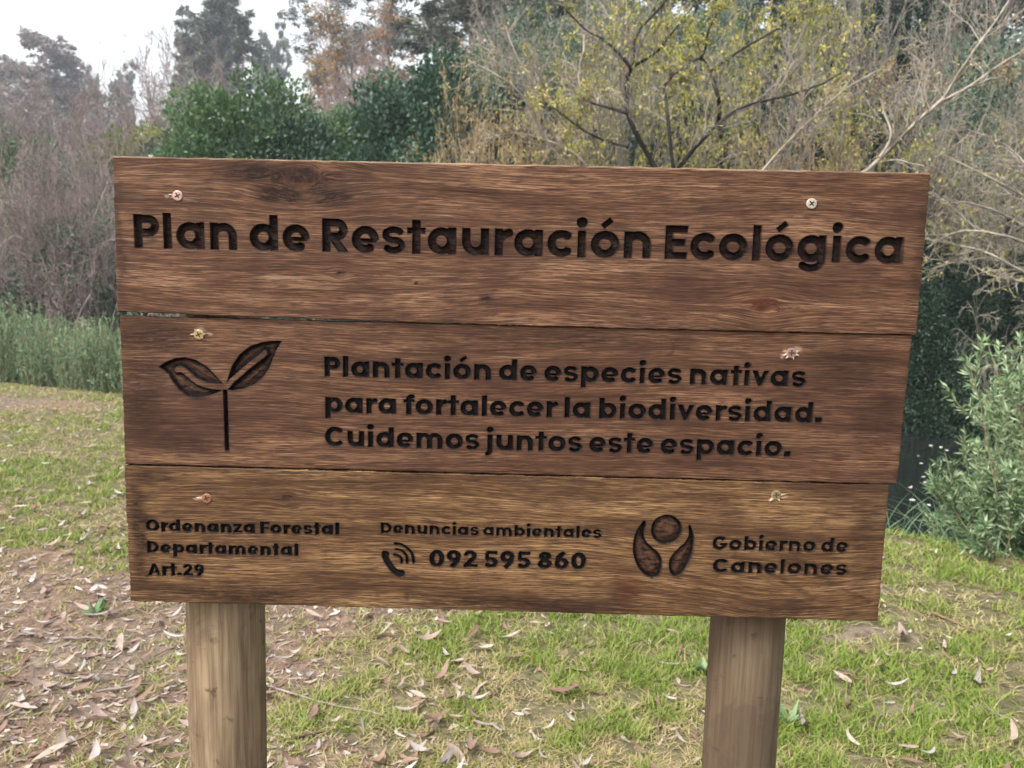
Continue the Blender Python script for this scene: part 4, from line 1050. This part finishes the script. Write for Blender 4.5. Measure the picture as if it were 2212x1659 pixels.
    # plank body: front minus letters, plus sides and back
    def sub(Fsel, extraV=None, extraF=None, extraA=None):
        used = np.unique(Fsel); mp = np.full(n_, -1); mp[used] = np.arange(len(used))
        v = V[used]; f = mp[Fsel]; a = {k_: x[used] for k_, x in at.items()}
        return v, f, a, mp
    v, f, a, mp = sub(Fc[lett < 0])
    bd = np.concatenate([ix[:, 0], ix[-1, 1:], ix[-2::-1, -1], ix[0, -2:0:-1]])
    step = bd
    rings = [mp[step]]; vs = [v]; aa = {k_: [x] for k_, x in a.items()}; cnt = len(v)
    for yb, inset in ((0.5 * PT, 0.0), (PT - 0.001, 0.0), (PT, 0.001)):
        nv_ = V[step].copy(); cxy = nv_.mean(0)
        nv_[:, 1] = yo + yb - SO[1]
        dirv = nv_ - cxy; dirv[:, 1] = 0
        nv_ -= inset * dirv / np.maximum(np.linalg.norm(dirv, axis=1, keepdims=True), 1e-6)
        vs.append(nv_); rings.append(np.arange(len(step)) + cnt); cnt += len(step)
        for k_ in aa:
            x = at[k_][step].copy()
            if k_ == 'grain': x[:, 2] = yb * 3; 
            if k_ == 'ink': x[:] = 0
            if k_ == 'stain': x[:] = 0.15
            aa[k_].append(x)
    sf = []
    for r0, r1 in zip(rings[:-1], rings[1:]):
        sf.append(np.stack([r0, np.roll(r0, -1), np.roll(r1, -1), r1], 1))
    # back: strip quads between the top and bottom boundary
    topi = rings[-1][:0]
    r = rings[-1]; nt_ = nu + 1
    top = r[:nt_]                                   # t = 0 edge, left to right
    bot = np.concatenate([r[nt_ + nv - 1: nt_ + nv + nu]])[::-1]
    mlen = min(len(top), len(bot)); top, bot = top[:mlen], bot[-mlen:]
    sf.append(np.stack([top[:-1], top[1:], bot[1:], bot[:-1]], 1))
    allV = np.concatenate(vs); allF = np.concatenate([f] + sf); allA = {k_: np.concatenate(x) for k_, x in aa.items()}
    labels = ['top plank of the sign carved with the large title', 'middle plank of the sign carved with a seedling and three lines of text', 'bottom plank of the sign, more golden, with contacts and emblem']
    po = link('plank', mesh_quads('plank', allV, allF, WOOD[pi], allA), sign)
    po['label'] = labels[pi]
    for ci, cv in enumerate(CARV[pi]):
        sel = Fc[lett == ci]
        if len(sel) == 0: continue
        v, f, a, _ = sub(sel)
        lo = link(cv.name, mesh_quads(cv.name, v, f, WOOD[pi], a), po)
    return po
planks = [build_plank(i) for i in range(3)]

# ---- posts
k = NT('round_post_timber')
p = k.pos()
nA = k.noise(k.scale(p, (5, 5, 1.3)), 1.6, 4, 0.6, 0.6); nB = k.noise(k.scale(p, (160, 160, 5)), 1, 4, 0.6); nC = k.noise(p, 28, 4, 0.7)
c = k.ramp(nA, [(0.30, (0.11, 0.074, 0.044)), (0.45, (0.235, 0.172, 0.108)), (0.64, (0.35, 0.275, 0.18))])
c = k.mix(k.rng(nB, 0.42, 0.60, 0, 0.55), c, (0.075, 0.048, 0.030))
nD = k.noise(k.scale(p, (42, 42, 2.2)), 1, 5, 0.7, 0.5)
c = k.mix(k.rng(nD, 0.52, 0.66, 0, 0.36), c, (0.065, 0.036, 0.021))
nE = k.noise(k.scale(p, (9, 9, 5)), 1.3, 5, 0.7, 1.2)
c = k.mix(k.rng(nE, 0.52, 0.60, 0, 0.50), c, (0.085, 0.060, 0.042))
c = k.mix(k.rng(nC, 0.62, 0.70, 0, 0.75), c, (0.035, 0.023, 0.016))
oi = k.n('ShaderNodeAttribute', attribute_name='dark').outputs['Fac']
c = k.mix(k.math('MULTIPLY', oi, 0.74), c, (0.050, 0.034, 0.0225))
k.l(c, k.b.inputs['Base Color']); k.b.inputs['Roughness'].default_value = 0.75; k.b.inputs['Specular IOR Level'].default_value = 0.12
k.bump(k.math('ADD', nB, k.math('ADD', nC, nD)), 0.5, 0.002)
POST = k.m
def build_post(c0, c1, r, darkv, label, seed, gouge=None):
    """c0 = axis at z=1.63, c1 = axis at z = -0.4"""
    S, K = 48, 160
    zs = np.linspace(1.60, -0.4, K); th = np.linspace(0, 2 * np.pi, S, endpoint=False)
    f = ((1.60 - zs) / 2.0)[:, None]
    cx = c0[0] * (1 - f) + c1[0] * f; cy = c0[1] * (1 - f) + c1[1] * f
    rr = r * (1 + 0.02 * (vn(th[None, :] * 1.2 + 0 * f, zs[:, None] * 5 + 0 * th, seed) - 0.5) + 0.035 * (vn(np.cos(th)[None] * 1.5 + 0 * f + 9, np.sin(th)[None] * 1.5 + zs[:, None] * 0.8, seed + 3) - 0.5)) + 0.0006 * (vn(th[None] * 9 + 0 * f, zs[:, None] * 14, seed + 5) - 0.5)
    if gouge:
        ga, gz_, gw, gh, gd = gouge
        rr = rr - gd * np.exp(-(((th[None] - ga) / gw) ** 2) - ((zs[:, None] - gz_) / gh) ** 2)
    V = np.stack([cx + rr * np.cos(th)[None], cy + rr * np.sin(th)[None], zs[:, None] + 0 * rr], -1)
    ix = np.arange(K * S).reshape(K, S)
    Fc = np.stack([ix[:-1], ix[1:], np.roll(ix[1:], -1, 1), np.roll(ix[:-1], -1, 1)], -1).reshape(-1, 4)
    top = np.stack([np.full(S // 2 - 1, 0), np.arange(1, S // 2), np.arange(2, S // 2 + 1), np.full(S // 2 - 1, 0)], 1)
    V = V.reshape(-1, 3); cen = V[:S].mean(0); n0 = len(V); V = np.vstack([V, cen])
    cap = np.stack([np.full(S // 2, n0), np.arange(0, S, 2), np.arange(1, S, 2), (np.arange(2, S + 2, 2)) % S], 1)
    o = link('post', mesh_quads('post', V - SO, np.vstack([Fc, cap]), POST, {'dark': np.full(len(V), darkv)}), sign)
    o['label'] = label
build_post((0.0985, 0.081), (0.0915, 0.081), 0.0535, 0.0, 'pale round left post of the sign', 3)
build_post((0.838, 0.0785), (0.8405, 0.0785), 0.0510, 0.9, 'dark brown round right post of the sign', 8, gouge=(-0.62, 0.905, 0.13, 0.02, 0.006))

# ---- screws
def metal(name, col, rough):
    k = NT(name); n = k.noise(k.pos(), 300, 3)
    k.l(k.mix(k.rng(n, 0.4, 0.65), col, tuple(x * 0.65 for x in col)), k.b.inputs['Base Color'])
    k.b.inputs['Metallic'].default_value = 0.75; k.b.inputs['Roughness'].default_value = rough
    return k.m
SCM = [metal('pinkish_zinc', (0.40, 0.255, 0.22), 0.5), metal('bright_zinc', (0.50, 0.44, 0.37), 0.48), metal('brass_plating', (0.36, 0.28, 0.13), 0.5), metal('rosy_zinc', (0.30, 0.21, 0.175), 0.55), metal('coppery_plating', (0.34, 0.16, 0.09), 0.5), metal('dull_brass_plating', (0.30, 0.24, 0.14), 0.55)]
k = NT('screw_recess'); k.b.inputs['Base Color'].default_value = (0.012, 0.010, 0.009, 1); k.b.inputs['Roughness'].default_value = 0.6; RECESS = k.m
k = NT('raw_splinter'); k.b.inputs['Base Color'].default_value = (0.34, 0.245, 0.165, 1); k.b.inputs['Roughness'].default_value = 0.8; SPL = k.m
def build_screw(pi, u, v, rot, mat, label, splint):
    x, z = px(u, v); y0 = YOFF[pi] - 0.0002
    r = 0.0064; S = 28; th = np.linspace(0, 2 * np.pi, S, endpoint=False)
    prof = [(1.0, 0.0006), (1.0, -0.0006), (0.90, -0.0009), (0.74, -0.0010), (0.62, -0.0010)]
    V = []; 
    for rr, yy in prof: V.append(np.stack([r * rr * np.cos(th), np.full(S, yy), r * rr * np.sin(th)], 1))
    # star-shaped rim of the cross recess, then its walls and floor
    ca = np.abs(((th - rot) + math.pi / 4) % (math.pi / 2) - math.pi / 4)
    cr = np.minimum(0.60, 0.13 / np.maximum(np.sin(ca), 0.15)) 
    cr = np.maximum(cr, 0.17)
    V.append(np.stack([r * cr * np.cos(th), np.full(S, -0.0010), r * cr * np.sin(th)], 1))
    V.append(np.stack([r * cr * 0.85 * np.cos(th), np.full(S, 0.0008), r * cr * 0.85 * np.sin(th)], 1))
    V.append(np.stack([r * cr * 0.02 * np.cos(th), np.full(S, 0.0012), r * cr * 0.02 * np.sin(th)], 1))
    V = np.array(V); Kn = len(V); ix = np.arange(Kn * S).reshape(Kn, S)
    Fc = np.stack([ix[:-1], ix[1:], np.roll(ix[1:], -1, 1), np.roll(ix[:-1], -1, 1)], -1)
    mi = np.repeat((np.arange(Kn - 1) >= 5).astype(int), S)
    o = link('screw', mesh_quads('screw', V.reshape(-1, 3), Fc.reshape(-1, 4), [mat, RECESS], matidx=mi, smooth=False), planks[pi], (x - SO[0], y0 - SO[1], z - SO[2]))
    o['label'] = label
    g = np.random.default_rng(int(u))
    vs, fs = [], []; n = 0
    for (ang, ln, wd) in splint:
        d = np.array([math.cos(ang), 0, math.sin(ang)]); sdv = np.array([-d[2], 0, d[0]])
        b = d * r * 0.8
        pts = [b - sdv * wd, b + sdv * wd, b + d * ln * 0.6 + sdv * wd * 0.5 + [0, -0.0012, 0], b + d * ln + [0, -0.0006, 0],
               b - sdv * wd + [0, 0.0012, 0], b + sdv * wd + [0, 0.0012, 0], b + d * ln * 0.6 - sdv * wd * 0.4 + [0, 0.0008, 0]]
        vs += pts; fs += [(n, n + 1, n + 2, n + 3), (n, n + 3, n + 6, n + 4)]; n += 7
    if vs:
        link('wood_splinter', mesh_quads('wood_splinter', np.array(vs), np.array(fs), SPL, smooth=False), planks[pi], (x - SO[0], y0 - SO[1] - 0.0006, z - SO[2]))
build_screw(0, 384, 423, 0.5, SCM[0], 'pinkish screw above the start of the title', [(3.0, 0.007, 0.0012), (3.4, 0.004, 0.001)])
build_screw(0, 1753, 440, 0.75, SCM[1], 'bright silvery screw above the end of the title', [(0.5, 0.004, 0.0012)])
build_screw(1, 428, 723, 0.45, SCM[2], 'brass screw above the carved seedling', [(3.1, 0.006, 0.0014), (0.1, 0.007, 0.0012), (-0.7, 0.004, 0.001), (2.2, 0.004, 0.001)])
build_screw(1, 1711, 763, 0.0, SCM[3], 'rosy screw ringed by torn wood above the three text lines', [(0.3, 0.008, 0.002), (-0.3, 0.006, 0.0018), (3.4, 0.007, 0.0016), (3.9, 0.005, 0.0015), (-1.2, 0.004, 0.001)])
build_screw(2, 446, 1077, 0.4, SCM[4], 'coppery screw above the ordinance text', [(3.05, 0.009, 0.002)])
build_screw(2, 1677, 1070, 0.15, SCM[5], 'dull brass screw with a curl of torn wood above the government name', [(0.15, 0.013, 0.0016), (3.9, 0.007, 0.002), (-1.0, 0.005, 0.0016)])

# ================================================================== NEAR VEGETATION ON THE RIGHT BANK
def willow_shrub(x, y, H, wd, seed, label, stems=34, nl=9000, lean=24):
    g = np.random.default_rng(seed)
    gz = float(ground(x, y))
    a = g.uniform(0, 2 * np.pi, stems); rr = wd * 0.45 * np.sqrt(g.uniform(0, 1, stems))
    P = np.stack([rr * np.cos(a), rr * np.sin(a), np.full(stems, -0.1)], 1)
    le = np.radians(np.abs(g.normal(0, lean, stems)))
    D = np.stack([np.sin(le) * np.cos(a), np.sin(le) * np.sin(a), np.cos(le)], 1)
    l0 = polylines(g, P, D, H * g.uniform(0.6, 1.05, stems), 8, 0.09, (0, 0, 1), 0.04); r0 = taper(np.full(stems, 0.006), 8, 0.35)
    P, D, L, rd = spawn(g, l0, r0, 7, 0.25, 0.95, 40, 10, 0.28, 0.6)
    l1 = polylines(g, P, D, L, 5, 0.12, (0, 0, 1), 0.14); r1 = taper(np.maximum(rd, 0.0022), 5, 0.5)
    P, T = along(g, l1, int(nl * 0.7)); P2, T2 = along(g, l0, int(nl * 0.2))
    # whorls at the shoot tips
    tips = np.repeat(l1[:, -1], 5, 0); tt = np.repeat(norm(l1[:, -1] - l1[:, -2]), 5, 0)
    P = np.vstack([P, P2, tips]); T = np.vstack([T, T2, tt]); n = len(P)
    D = norm(T * 0.7 + g.normal(0, 0.55, (n, 3)) + [0, 0, 0.05])
    V, Fc, t = leaves(g, P, D, g.uniform(0.04, 0.085, n), g.uniform(0.009, 0.016, n), 0.22)
    o = empty('willow_shrub', (x, y, gz)); tag(o, label, 'shrub')
    link('stem', mesh_quads('stem', *merge([tubes(l0, r0, 4), tubes(l1, r1, 3)]), BK['tan']), o)
    link('foliage', mesh_quads('foliage', V, Fc, LF['willow'], {'tint': t}, smooth=False), o)
def at_d(u, d): 
    dv = ray(u, 900); dv = dv / dv[1]; q = CAM + dv * d; return q[0], q[1]
for (u, d, H, wd, seed, lab, st, nl) in [
    (2325, 5.05, 1.92, 0.8, 401, 'tall leafy light green shrub at the right edge above the stream bank', 44, 20000),
    (2240, 5.1, 1.12, 0.5, 402, 'light green leafy shrub in front of the tall one on the stream bank', 36, 17000),
    (2135, 5.3, 0.82, 0.3, 403, 'low light green shoots reaching left over the dark water', 18, 5000),
    (2245, 4.75, 0.72, 0.42, 404, 'low light green shrub spilling over the lawn edge at the right', 30, 12000)]:
    x, y = at_d(u, d); willow_shrub(x, y, H, wd, seed, lab, st, nl)
def sedge(u, d, n, H, lean, name, label, seed, mat='reed', spread=0.2, wd=0.008):
    g = np.random.default_rng(seed); x, y = at_d(u, d); gz = float(ground(x, y))
    a = g.uniform(0, 2 * np.pi, n); rr = spread * np.sqrt(g.uniform(0, 1, n))
    P = np.stack([rr * np.cos(a), rr * np.sin(a), np.full(n, -0.04)], 1)
    V, Fc = blades(g, P, H * g.uniform(0.5, 1.1, n), g.uniform(0.1, lean, n), wd * g.uniform(0.6, 1.2, n), g.uniform(0, 2 * np.pi, n), 7, 0.9)
    o = link(name, mesh_quads(name, V, Fc, LF[mat], {'tint': np.repeat(g.uniform(0, 1, n), 14)}), None, (x, y, gz)); tag(o, label, 'grass clump')
sedge(2140, 4.95, 60, 0.5, 1.5, 'sedge_tussock', 'arching grass tussock under the light green shrubs at the lawn edge', 501, spread=0.22, wd=0.010)
sedge(2215, 4.7, 50, 0.42, 1.5, 'sedge_tussock', 'arching grass tussock at the right edge where the lawn drops to the stream', 502, spread=0.2, wd=0.010)
sedge(1962, 5.2, 22, 0.42, 0.6, 'rush_clump', 'upright rush blades between the bottom plank and the shrubs, against the water', 503, spread=0.14, wd=0.012)
sedge(2035, 5.05, 22, 0.34, 0.9, 'rush_clump', 'short rush blades beside the arching grass tussock', 504, spread=0.14, wd=0.010)

# ---- floating things on the water
k = NT('pale_floating_leaf'); k.b.inputs['Base Color'].default_value = (0.36, 0.35, 0.33, 1); k.b.inputs['Roughness'].default_value = 0.6; LIT_PALE = k.m
g = np.random.default_rng(77)
pts = [on_z(1945, 917, WATER + 0.02), on_z(2030, 917, WATER + 0.02), on_z(2112, 918, WATER + 0.02)]
tag(link('floating_pole', mesh_quads('floating_pole', *tubes(np.array([pts]), np.array([[0.03, 0.028, 0.02]]), 6), BK['tan'])), 'thin tan pole lying on the water along the far bank', 'pole')
for (u, v) in [(2010, 962), (2033, 966), (2045, 972), (1985, 985), (1990, 1000), (1994, 1030), (1999, 1042), (1971, 1080), (2004, 1090), (2025, 1064), (1966, 1052), (2060, 940), (2040, 1020)]:
    q = on_z(u, v, WATER + 0.006); n = 6
    a = np.linspace(0, 2 * np.pi, 9)[:-1]; s_ = 0.022 * g.uniform(0.6, 1.3)
    ring = np.stack([np.cos(a) * s_ * 1.6, np.sin(a) * s_, 0.006 * g.normal(0, 1, 8)], 1)
    V = np.vstack([ring, [[0, 0, 0.004]]]); Fc = np.array([[8, 0, 1, 2], [8, 2, 3, 4], [8, 4, 5, 6], [8, 6, 7, 0]])
    o = link('floating_leaf', mesh_quads('floating_leaf', V, Fc, LIT_PALE, {'tint': np.full(9, 0.85)}), None, q); o.rotation_euler[2] = g.uniform(0, 6)
    tag(o, 'pale fallen leaf floating on the dark stream', 'leaf', 'pale leaves floating on the stream')

# ================================================================== GRASS
def grass():
    g = np.random.default_rng(5)
    n = 560000
    az = g.uniform(-0.95, 0.95, n); r = 1.15 * (13.0 / 1.15) ** g.random(n)
    x = CAM[0] + np.sin(az) * r; y = CAM[1] + np.cos(az) * r
    s = bank_s(x, y)
    so = soilness(x, y)
    tuft = fbm(x * 8.5, y * 8.5, 13, 3); tuft2 = fbm(x * 24, y * 24, 15, 2)
    keep = g.random(n) < np.clip((1.08 - 0.86 * so) * (0.10 + 1.7 * sstep(0.40, 0.60, 0.55 * tuft + 0.45 * tuft2)), 0.02, 1)
    keep &= s < 0.35
    x, y, r, s, so, tuft = x[keep], y[keep], r[keep], s[keep], so[keep], tuft[keep]; n = len(x)
    z = ground(x, y)
    lush = sstep(0.42, 0.62, 0.08 * sstep(0.7, 2.3, x) + 0.45 * fbm(x * 1.6, y * 1.6, 23, 3) + 0.55 * tuft) * (1 - 0.6 * so)
    H = (0.014 + 0.021 * lush) * g.uniform(0.4, 1.6, n) * (1 + 0.03 * r)
    lean = np.abs(g.normal(0.55, 0.5, n)) + (1 - lush) * g.uniform(0, 1.2, n)
    W = (0.0024 + 0.0009 * r) * g.uniform(0.6, 1.3, n)
    V, Fc = blades(g, np.stack([x, y, z - 0.003], 1), H, np.clip(lean, 0, 2.2), W, g.uniform(0, 2 * np.pi, n), 3, 0.5)
    green = np.clip(0.17 + 0.76 * lush + g.normal(0, 0.22, n), 0, 1)
    green = np.where(g.random(n) < 0.25 - 0.15 * lush, g.uniform(0, 0.2, n), green)
    m = leaf_mat('lawn_grass', [(0.0, (0.36, 0.28, 0.16)), (0.25, (0.30, 0.255, 0.115)), (0.55, (0.21, 0.24, 0.056)), (1.0, (0.135, 0.205, 0.030))], 0.6, 0.3, 0.0)
    tag(link('grass', mesh_quads('grass', V, Fc, m, {'tint': np.repeat(green, 6)}, smooth=True)), 'short patchy lawn grass, green mixed with straw', 'grass', kind='stuff')
grass()

# ================================================================== FALLEN LEAVES, BARK, STICKS
def litter_mat(name, c0, c1, c2, trans=0.1):
    k = NT(name); n = k.noise(k.pos(), 60, 4, 0.65)
    oi = k.n('ShaderNodeObjectInfo').outputs['Random']
    t = k.attr('tint')
    c = k.ramp(k.math('ADD', k.math('MULTIPLY', n, 0.5), k.math('MULTIPLY', k.math('ADD', oi, t), 0.25)), [(0.2, c0), (0.5, c1), (0.8, c2)])
    k.l(c, k.b.inputs['Base Color']); k.b.inputs['Roughness'].default_value = 0.65; k.b.inputs['Specular IOR Level'].default_value = 0.3
    return k.m
LIT = {'pink': litter_mat('pinkish_dry_leaf', (0.110, 0.073, 0.055), (0.23, 0.172, 0.138), (0.39, 0.31, 0.265)),
       'brown': litter_mat('brown_dry_leaf', (0.060, 0.034, 0.024), (0.13, 0.075, 0.053), (0.22, 0.14, 0.105)),
       'grey': litter_mat('grey_dry_leaf', (0.13, 0.110, 0.097), (0.24, 0.21, 0.19), (0.37, 0.335, 0.305))}
def leaf_shape(g, L, Wd, curve_, curl, twist, K=9):
    s = np.linspace(0, 1, K)
    wprof = np.sin(np.pi * np.clip(s, 0.02, 1) ** 0.75) ** 0.9 * Wd / 2 + 0.0006
    x = (s - 0.5) * L; yb = curve_ * L * (s - s * s) * 2
    zb = curl * L * ((s - 0.5) ** 2) * 1.6 + 0.004
    th = twist * (s - 0.5)
    V = []
    for sd in (-1, 0, 1):
        V.append(np.stack([x, yb + sd * wprof * np.cos(th), zb + np.abs(sd) * wprof * 0.22 + sd * wprof * np.sin(th)], 1))
    V = np.array(V); ix = np.arange(3 * K).reshape(3, K)
    Fc = np.stack([ix[:-1, :-1], ix[:-1, 1:], ix[1:, 1:], ix[1:, :-1]], -1).reshape(-1, 4)
    return V.reshape(-1, 3), Fc
def litter():
    g = np.random.default_rng(31)
    protos = {}
    for kd in LIT:
        protos[kd] = []
        for j in range(9):
            L = g.uniform(0.06, 0.135); V, Fc = leaf_shape(g, L, L * g.uniform(0.13, 0.27), g.uniform(-0.35, 0.35), g.uniform(0.0, 0.45) if j % 3 else g.uniform(0.45, 0.85), g.uniform(-1.5, 1.5))
            protos[kd].append((mesh_quads('fallen_leaf', V, Fc, LIT[kd], {'tint': np.full(len(V), g.uniform(0, 1))}), V, Fc))
    n = 6500
    az = g.uniform(-0.85, 0.85, n); r = 1.5 * (11.0 / 1.5) ** g.random(n)
    x = CAM[0] + np.sin(az) * r; y = CAM[1] + np.cos(az) * r
    left = sstep(1.1, -0.8, x + 0.12 * y); 
    keep = (g.random(n) < (0.13 + 0.75 * left) * (0.45 + 1.1 * sstep(0.35, 0.6, fbm(x * 1.8, y * 1.8, 61, 2)))) & (bank_s(x, y) < -0.1)
    x, y, r = x[keep], y[keep], r[keep]
    # big ones in view first
    q = (np.stack([x, y, 0 * x], 1) - CAM) @ R
    u = 1106 + F * q[:, 0] / q[:, 1]; v = 829.5 - F * q[:, 2] / q[:, 1]
    blocked = (u > 240) & (u < 1990) & (v < 1320)
    vis = (u > -30) & (u < 2240) & (v < 1690) & ~blocked & ~((u > 400) & (u < 570)) & ~((u > 1515) & (u < 1695))
    order = np.argsort(np.where(vis, r, r + 100))
    x, y, r = x[order], y[order], r[order]; nv = int(vis.sum())
    z = ground(x, y)
    N1 = min(300, nv)
    kinds = g.choice(['pink', 'brown', 'grey'], len(x), p=[0.38, 0.36, 0.26])
    LB = {('pink', 0): 'pinkish dry gum leaf lying on the leaf-strewn soil left of the left post', ('pink', 1): 'pinkish dry gum leaf lying in the grass between the two posts', ('pink', 2): 'pinkish dry gum leaf lying in the grass right of the right post',
          ('brown', 0): 'dark brown dry leaf lying on the leaf-strewn soil left of the left post', ('brown', 1): 'dark brown dry leaf lying in the grass between the two posts', ('brown', 2): 'dark brown dry leaf lying in the grass right of the right post',
          ('grey', 0): 'greyish dry leaf lying on the leaf-strewn soil left of the left post', ('grey', 1): 'greyish dry leaf lying in the grass between the two posts', ('grey', 2): 'greyish dry leaf lying in the grass right of the right post'}
    GP = ['left of the left post', 'between the posts', 'right of the right post']
    V2, F2, t2, off = {k_: [] for k_ in LIT}, {k_: [] for k_ in LIT}, {k_: [] for k_ in LIT}, {k_: 0 for k_ in LIT}
    uu = u[order]
    for i in range(len(x)):
        kd = kinds[i]; me, V, Fc = protos[kd][g.integers(0, 9)]
        yaw = g.uniform(0, 6.283); tl = g.normal(0, 0.22, 2); s_ = g.uniform(0.5, 1.15)
        zl = z[i] + 0.012 + 0.022 * g.random()
        if i < N1:
            o = link('fallen_leaf', me, None, (x[i], y[i], zl)); o.rotation_euler = (tl[0], tl[1], yaw); o.scale = (s_, s_, s_)
            reg = 0 if uu[i] < 485 else (1 if uu[i] < 1610 else 2)
            tag(o, LB[(kd, reg)], 'leaf', kd + ' dry leaves ' + GP[reg])
        else:
            c, sn = math.cos(yaw), math.sin(yaw)
            A = V * s_; B = np.stack([A[:, 0] * c - A[:, 1] * sn + x[i], A[:, 0] * sn + A[:, 1] * c + y[i], A[:, 2] + zl], 1)
            V2[kd].append(B); F2[kd].append(Fc + off[kd]); off[kd] += len(B); t2[kd].append(np.full(len(B), g.uniform(0, 2)))
    # small crumbs and bark flakes as one mass with the remaining leaves
    n = 26000
    az = g.uniform(-0.9, 0.9, n); r = 1.3 * (9.0 / 1.3) ** g.random(n); x = CAM[0] + np.sin(az) * r; y = CAM[1] + np.cos(az) * r
    left = sstep(1.4, -0.8, x + 0.12 * y); kk = (g.random(n) < 0.22 + 0.8 * left * (0.3 + soilness(x, y))) & (bank_s(x, y) < -0.1)
    for xx, yy in zip(x[kk], y[kk]):
        kd = ['pink', 'brown', 'grey'][int(g.choice(3, p=[0.36, 0.44, 0.20]))]; _, V, Fc = protos[kd][g.integers(0, 9)]
        yaw = g.uniform(0, 6.283); s_ = g.uniform(0.2, 0.55); c, sn = math.cos(yaw), math.sin(yaw); zl = float(ground(xx, yy)) + 0.003
        A = V * s_ * [1, g.uniform(0.5, 1.8), 0.5]
        B = np.stack([A[:, 0] * c - A[:, 1] * sn + xx, A[:, 0] * sn + A[:, 1] * c + yy, A[:, 2] + zl], 1)
        V2[kd].append(B); F2[kd].append(Fc + off[kd]); off[kd] += len(B); t2[kd].append(np.full(len(B), g.uniform(0, 2)))
    Vs, Fs, ts, ms, o_ = [], [], [], [], 0
    for mi, kd in enumerate(LIT):
        if not V2[kd]: continue
        Vv = np.concatenate(V2[kd]); Ff = np.concatenate(F2[kd]) + o_; o_ += len(Vv)
        Vs.append(Vv); Fs.append(Ff); ts.append(np.concatenate(t2[kd])); ms.append(np.full(len(Ff), mi))
    me = mesh_quads('leaf_litter', np.concatenate(Vs), np.concatenate(Fs), list(LIT.values()), {'tint': np.concatenate(ts)}, matidx=np.concatenate(ms))
    tag(link('leaf_litter', me), 'scattered bits of dry leaf and bark littering the lawn', 'leaf litter', kind='stuff')
litter()
def sticks():
    g = np.random.default_rng(41)
    spec = [((560, 1480), (840, 1545)), ((20, 1475), (110, 1468)), ((60, 1640), (190, 1590)), ((0, 1555), (130, 1500)), ((905, 1385), (1010, 1380)), ((1060, 1520), (1085, 1490)),
            ((1635, 1280), (1700, 1305)), ((1910, 1285), (2010, 1315)), ((2020, 1330), (2130, 1370)), ((1020, 1560), (1080, 1585)), ((1420, 1510), (1430, 1575)), ((1810, 1450), (1870, 1470)),
            ((210, 1500), (330, 1480)), ((700, 1380), (860, 1376)), ((330, 1420), (390, 1395)), ((140, 1380), (230, 1372)), ((1500, 1570), (1530, 1640)), ((640, 1600), (700, 1585)), ((2100, 1520), (2200, 1560))]
    for i, (a, b) in enumerate(spec):
        A, B = on_z(*a, 0.0), on_z(*b, 0.0); K = 7
        t = np.linspace(0, 1, K)[:, None]; c = A * (1 - t) + B * t + np.cumsum(g.normal(0, 0.006, (K, 3)), 0)
        c[:, 2] = ground(c[:, 0], c[:, 1]) + 0.012 + np.abs(g.normal(0, 0.004, K))
        m0 = c.mean(0); r = g.uniform(0.003, 0.007)
        reg = 0 if a[0] < 485 else (1 if a[0] < 1610 else 2)
        o = link('fallen_stick', mesh_quads('fallen_stick', *tubes((c - m0)[None], np.linspace(r, r * 0.5, K)[None], 6), LIT['brown'] if i % 3 else BK['brown'], {'tint': np.full(K * 6, 0.5)}), None, m0)
        tag(o, ['thin dry stick lying on the leaf-strewn soil left of the left post', 'thin dry stick lying in the grass between the two posts', 'thin dry stick lying in the grass right of the right post'][reg], 'stick', ['sticks left of the left post', 'sticks between the posts', 'sticks right of the right post'][reg])
sticks()
def weeds():
    g = np.random.default_rng(43)
    for (u, v, s_, lab) in [(208, 1325, 0.11, 'small broad-leaved green weed left of the left post'), (545, 1420, 0.10, 'small green weed hugging the right side of the left post'), (1700, 1545, 0.10, 'small green weed low beside the right post'),
                            (1525, 1440, 0.09, 'small green weed just left of the right post'), (1725, 1335, 0.10, 'small green weed under the lower right corner of the sign')]:
        q = on_z(u, v, 0.0); n = 16
        P = np.zeros((n, 3)); a = g.uniform(0, 6.283, n); D = np.stack([np.cos(a), np.sin(a), g.uniform(0.2, 1.1, n)], 1)
        V, Fc, t = leaves(g, P + [0, 0, 0.004], D, s_ * g.uniform(0.5, 1.0, n), s_ * 0.3 * g.uniform(0.7, 1.2, n), 0.15)
        o = link('weed', mesh_quads('weed', V, Fc, LF['willow'], {'tint': t * 0.5 + 0.25}, smooth=False), None, (q[0], q[1], float(ground(q[0], q[1])))); tag(o, lab, 'weed')
weeds()

# ================================================================== HAZE
HZ = 1
if HZ:
    k = bpy.data.materials.new('thin_haze'); k.use_nodes = True; t = k.node_tree; t.nodes.clear()
    out = t.nodes.new('ShaderNodeOutputMaterial'); pv = t.nodes.new('ShaderNodeVolumePrincipled')
    pv.inputs['Color'].default_value = (0.84, 0.90, 1.0, 1); pv.inputs['Density'].default_value = 0.0007
    t.links.new(pv.outputs[0], out.inputs['Volume'])
    a = np.array([[x, y, z] for z in (-3.0, 62.0) for y in (-236., 252.) for x in (-245., 243.)])
    Fc = np.array([[0, 2, 3, 1], [4, 5, 7, 6], [0, 1, 5, 4], [2, 6, 7, 3], [0, 4, 6, 2], [1, 3, 7, 5]])
    o = link('haze', mesh_quads('haze', a, Fc, k, smooth=False)); tag(o, 'thin pale haze filling the air', 'haze', kind='stuff')
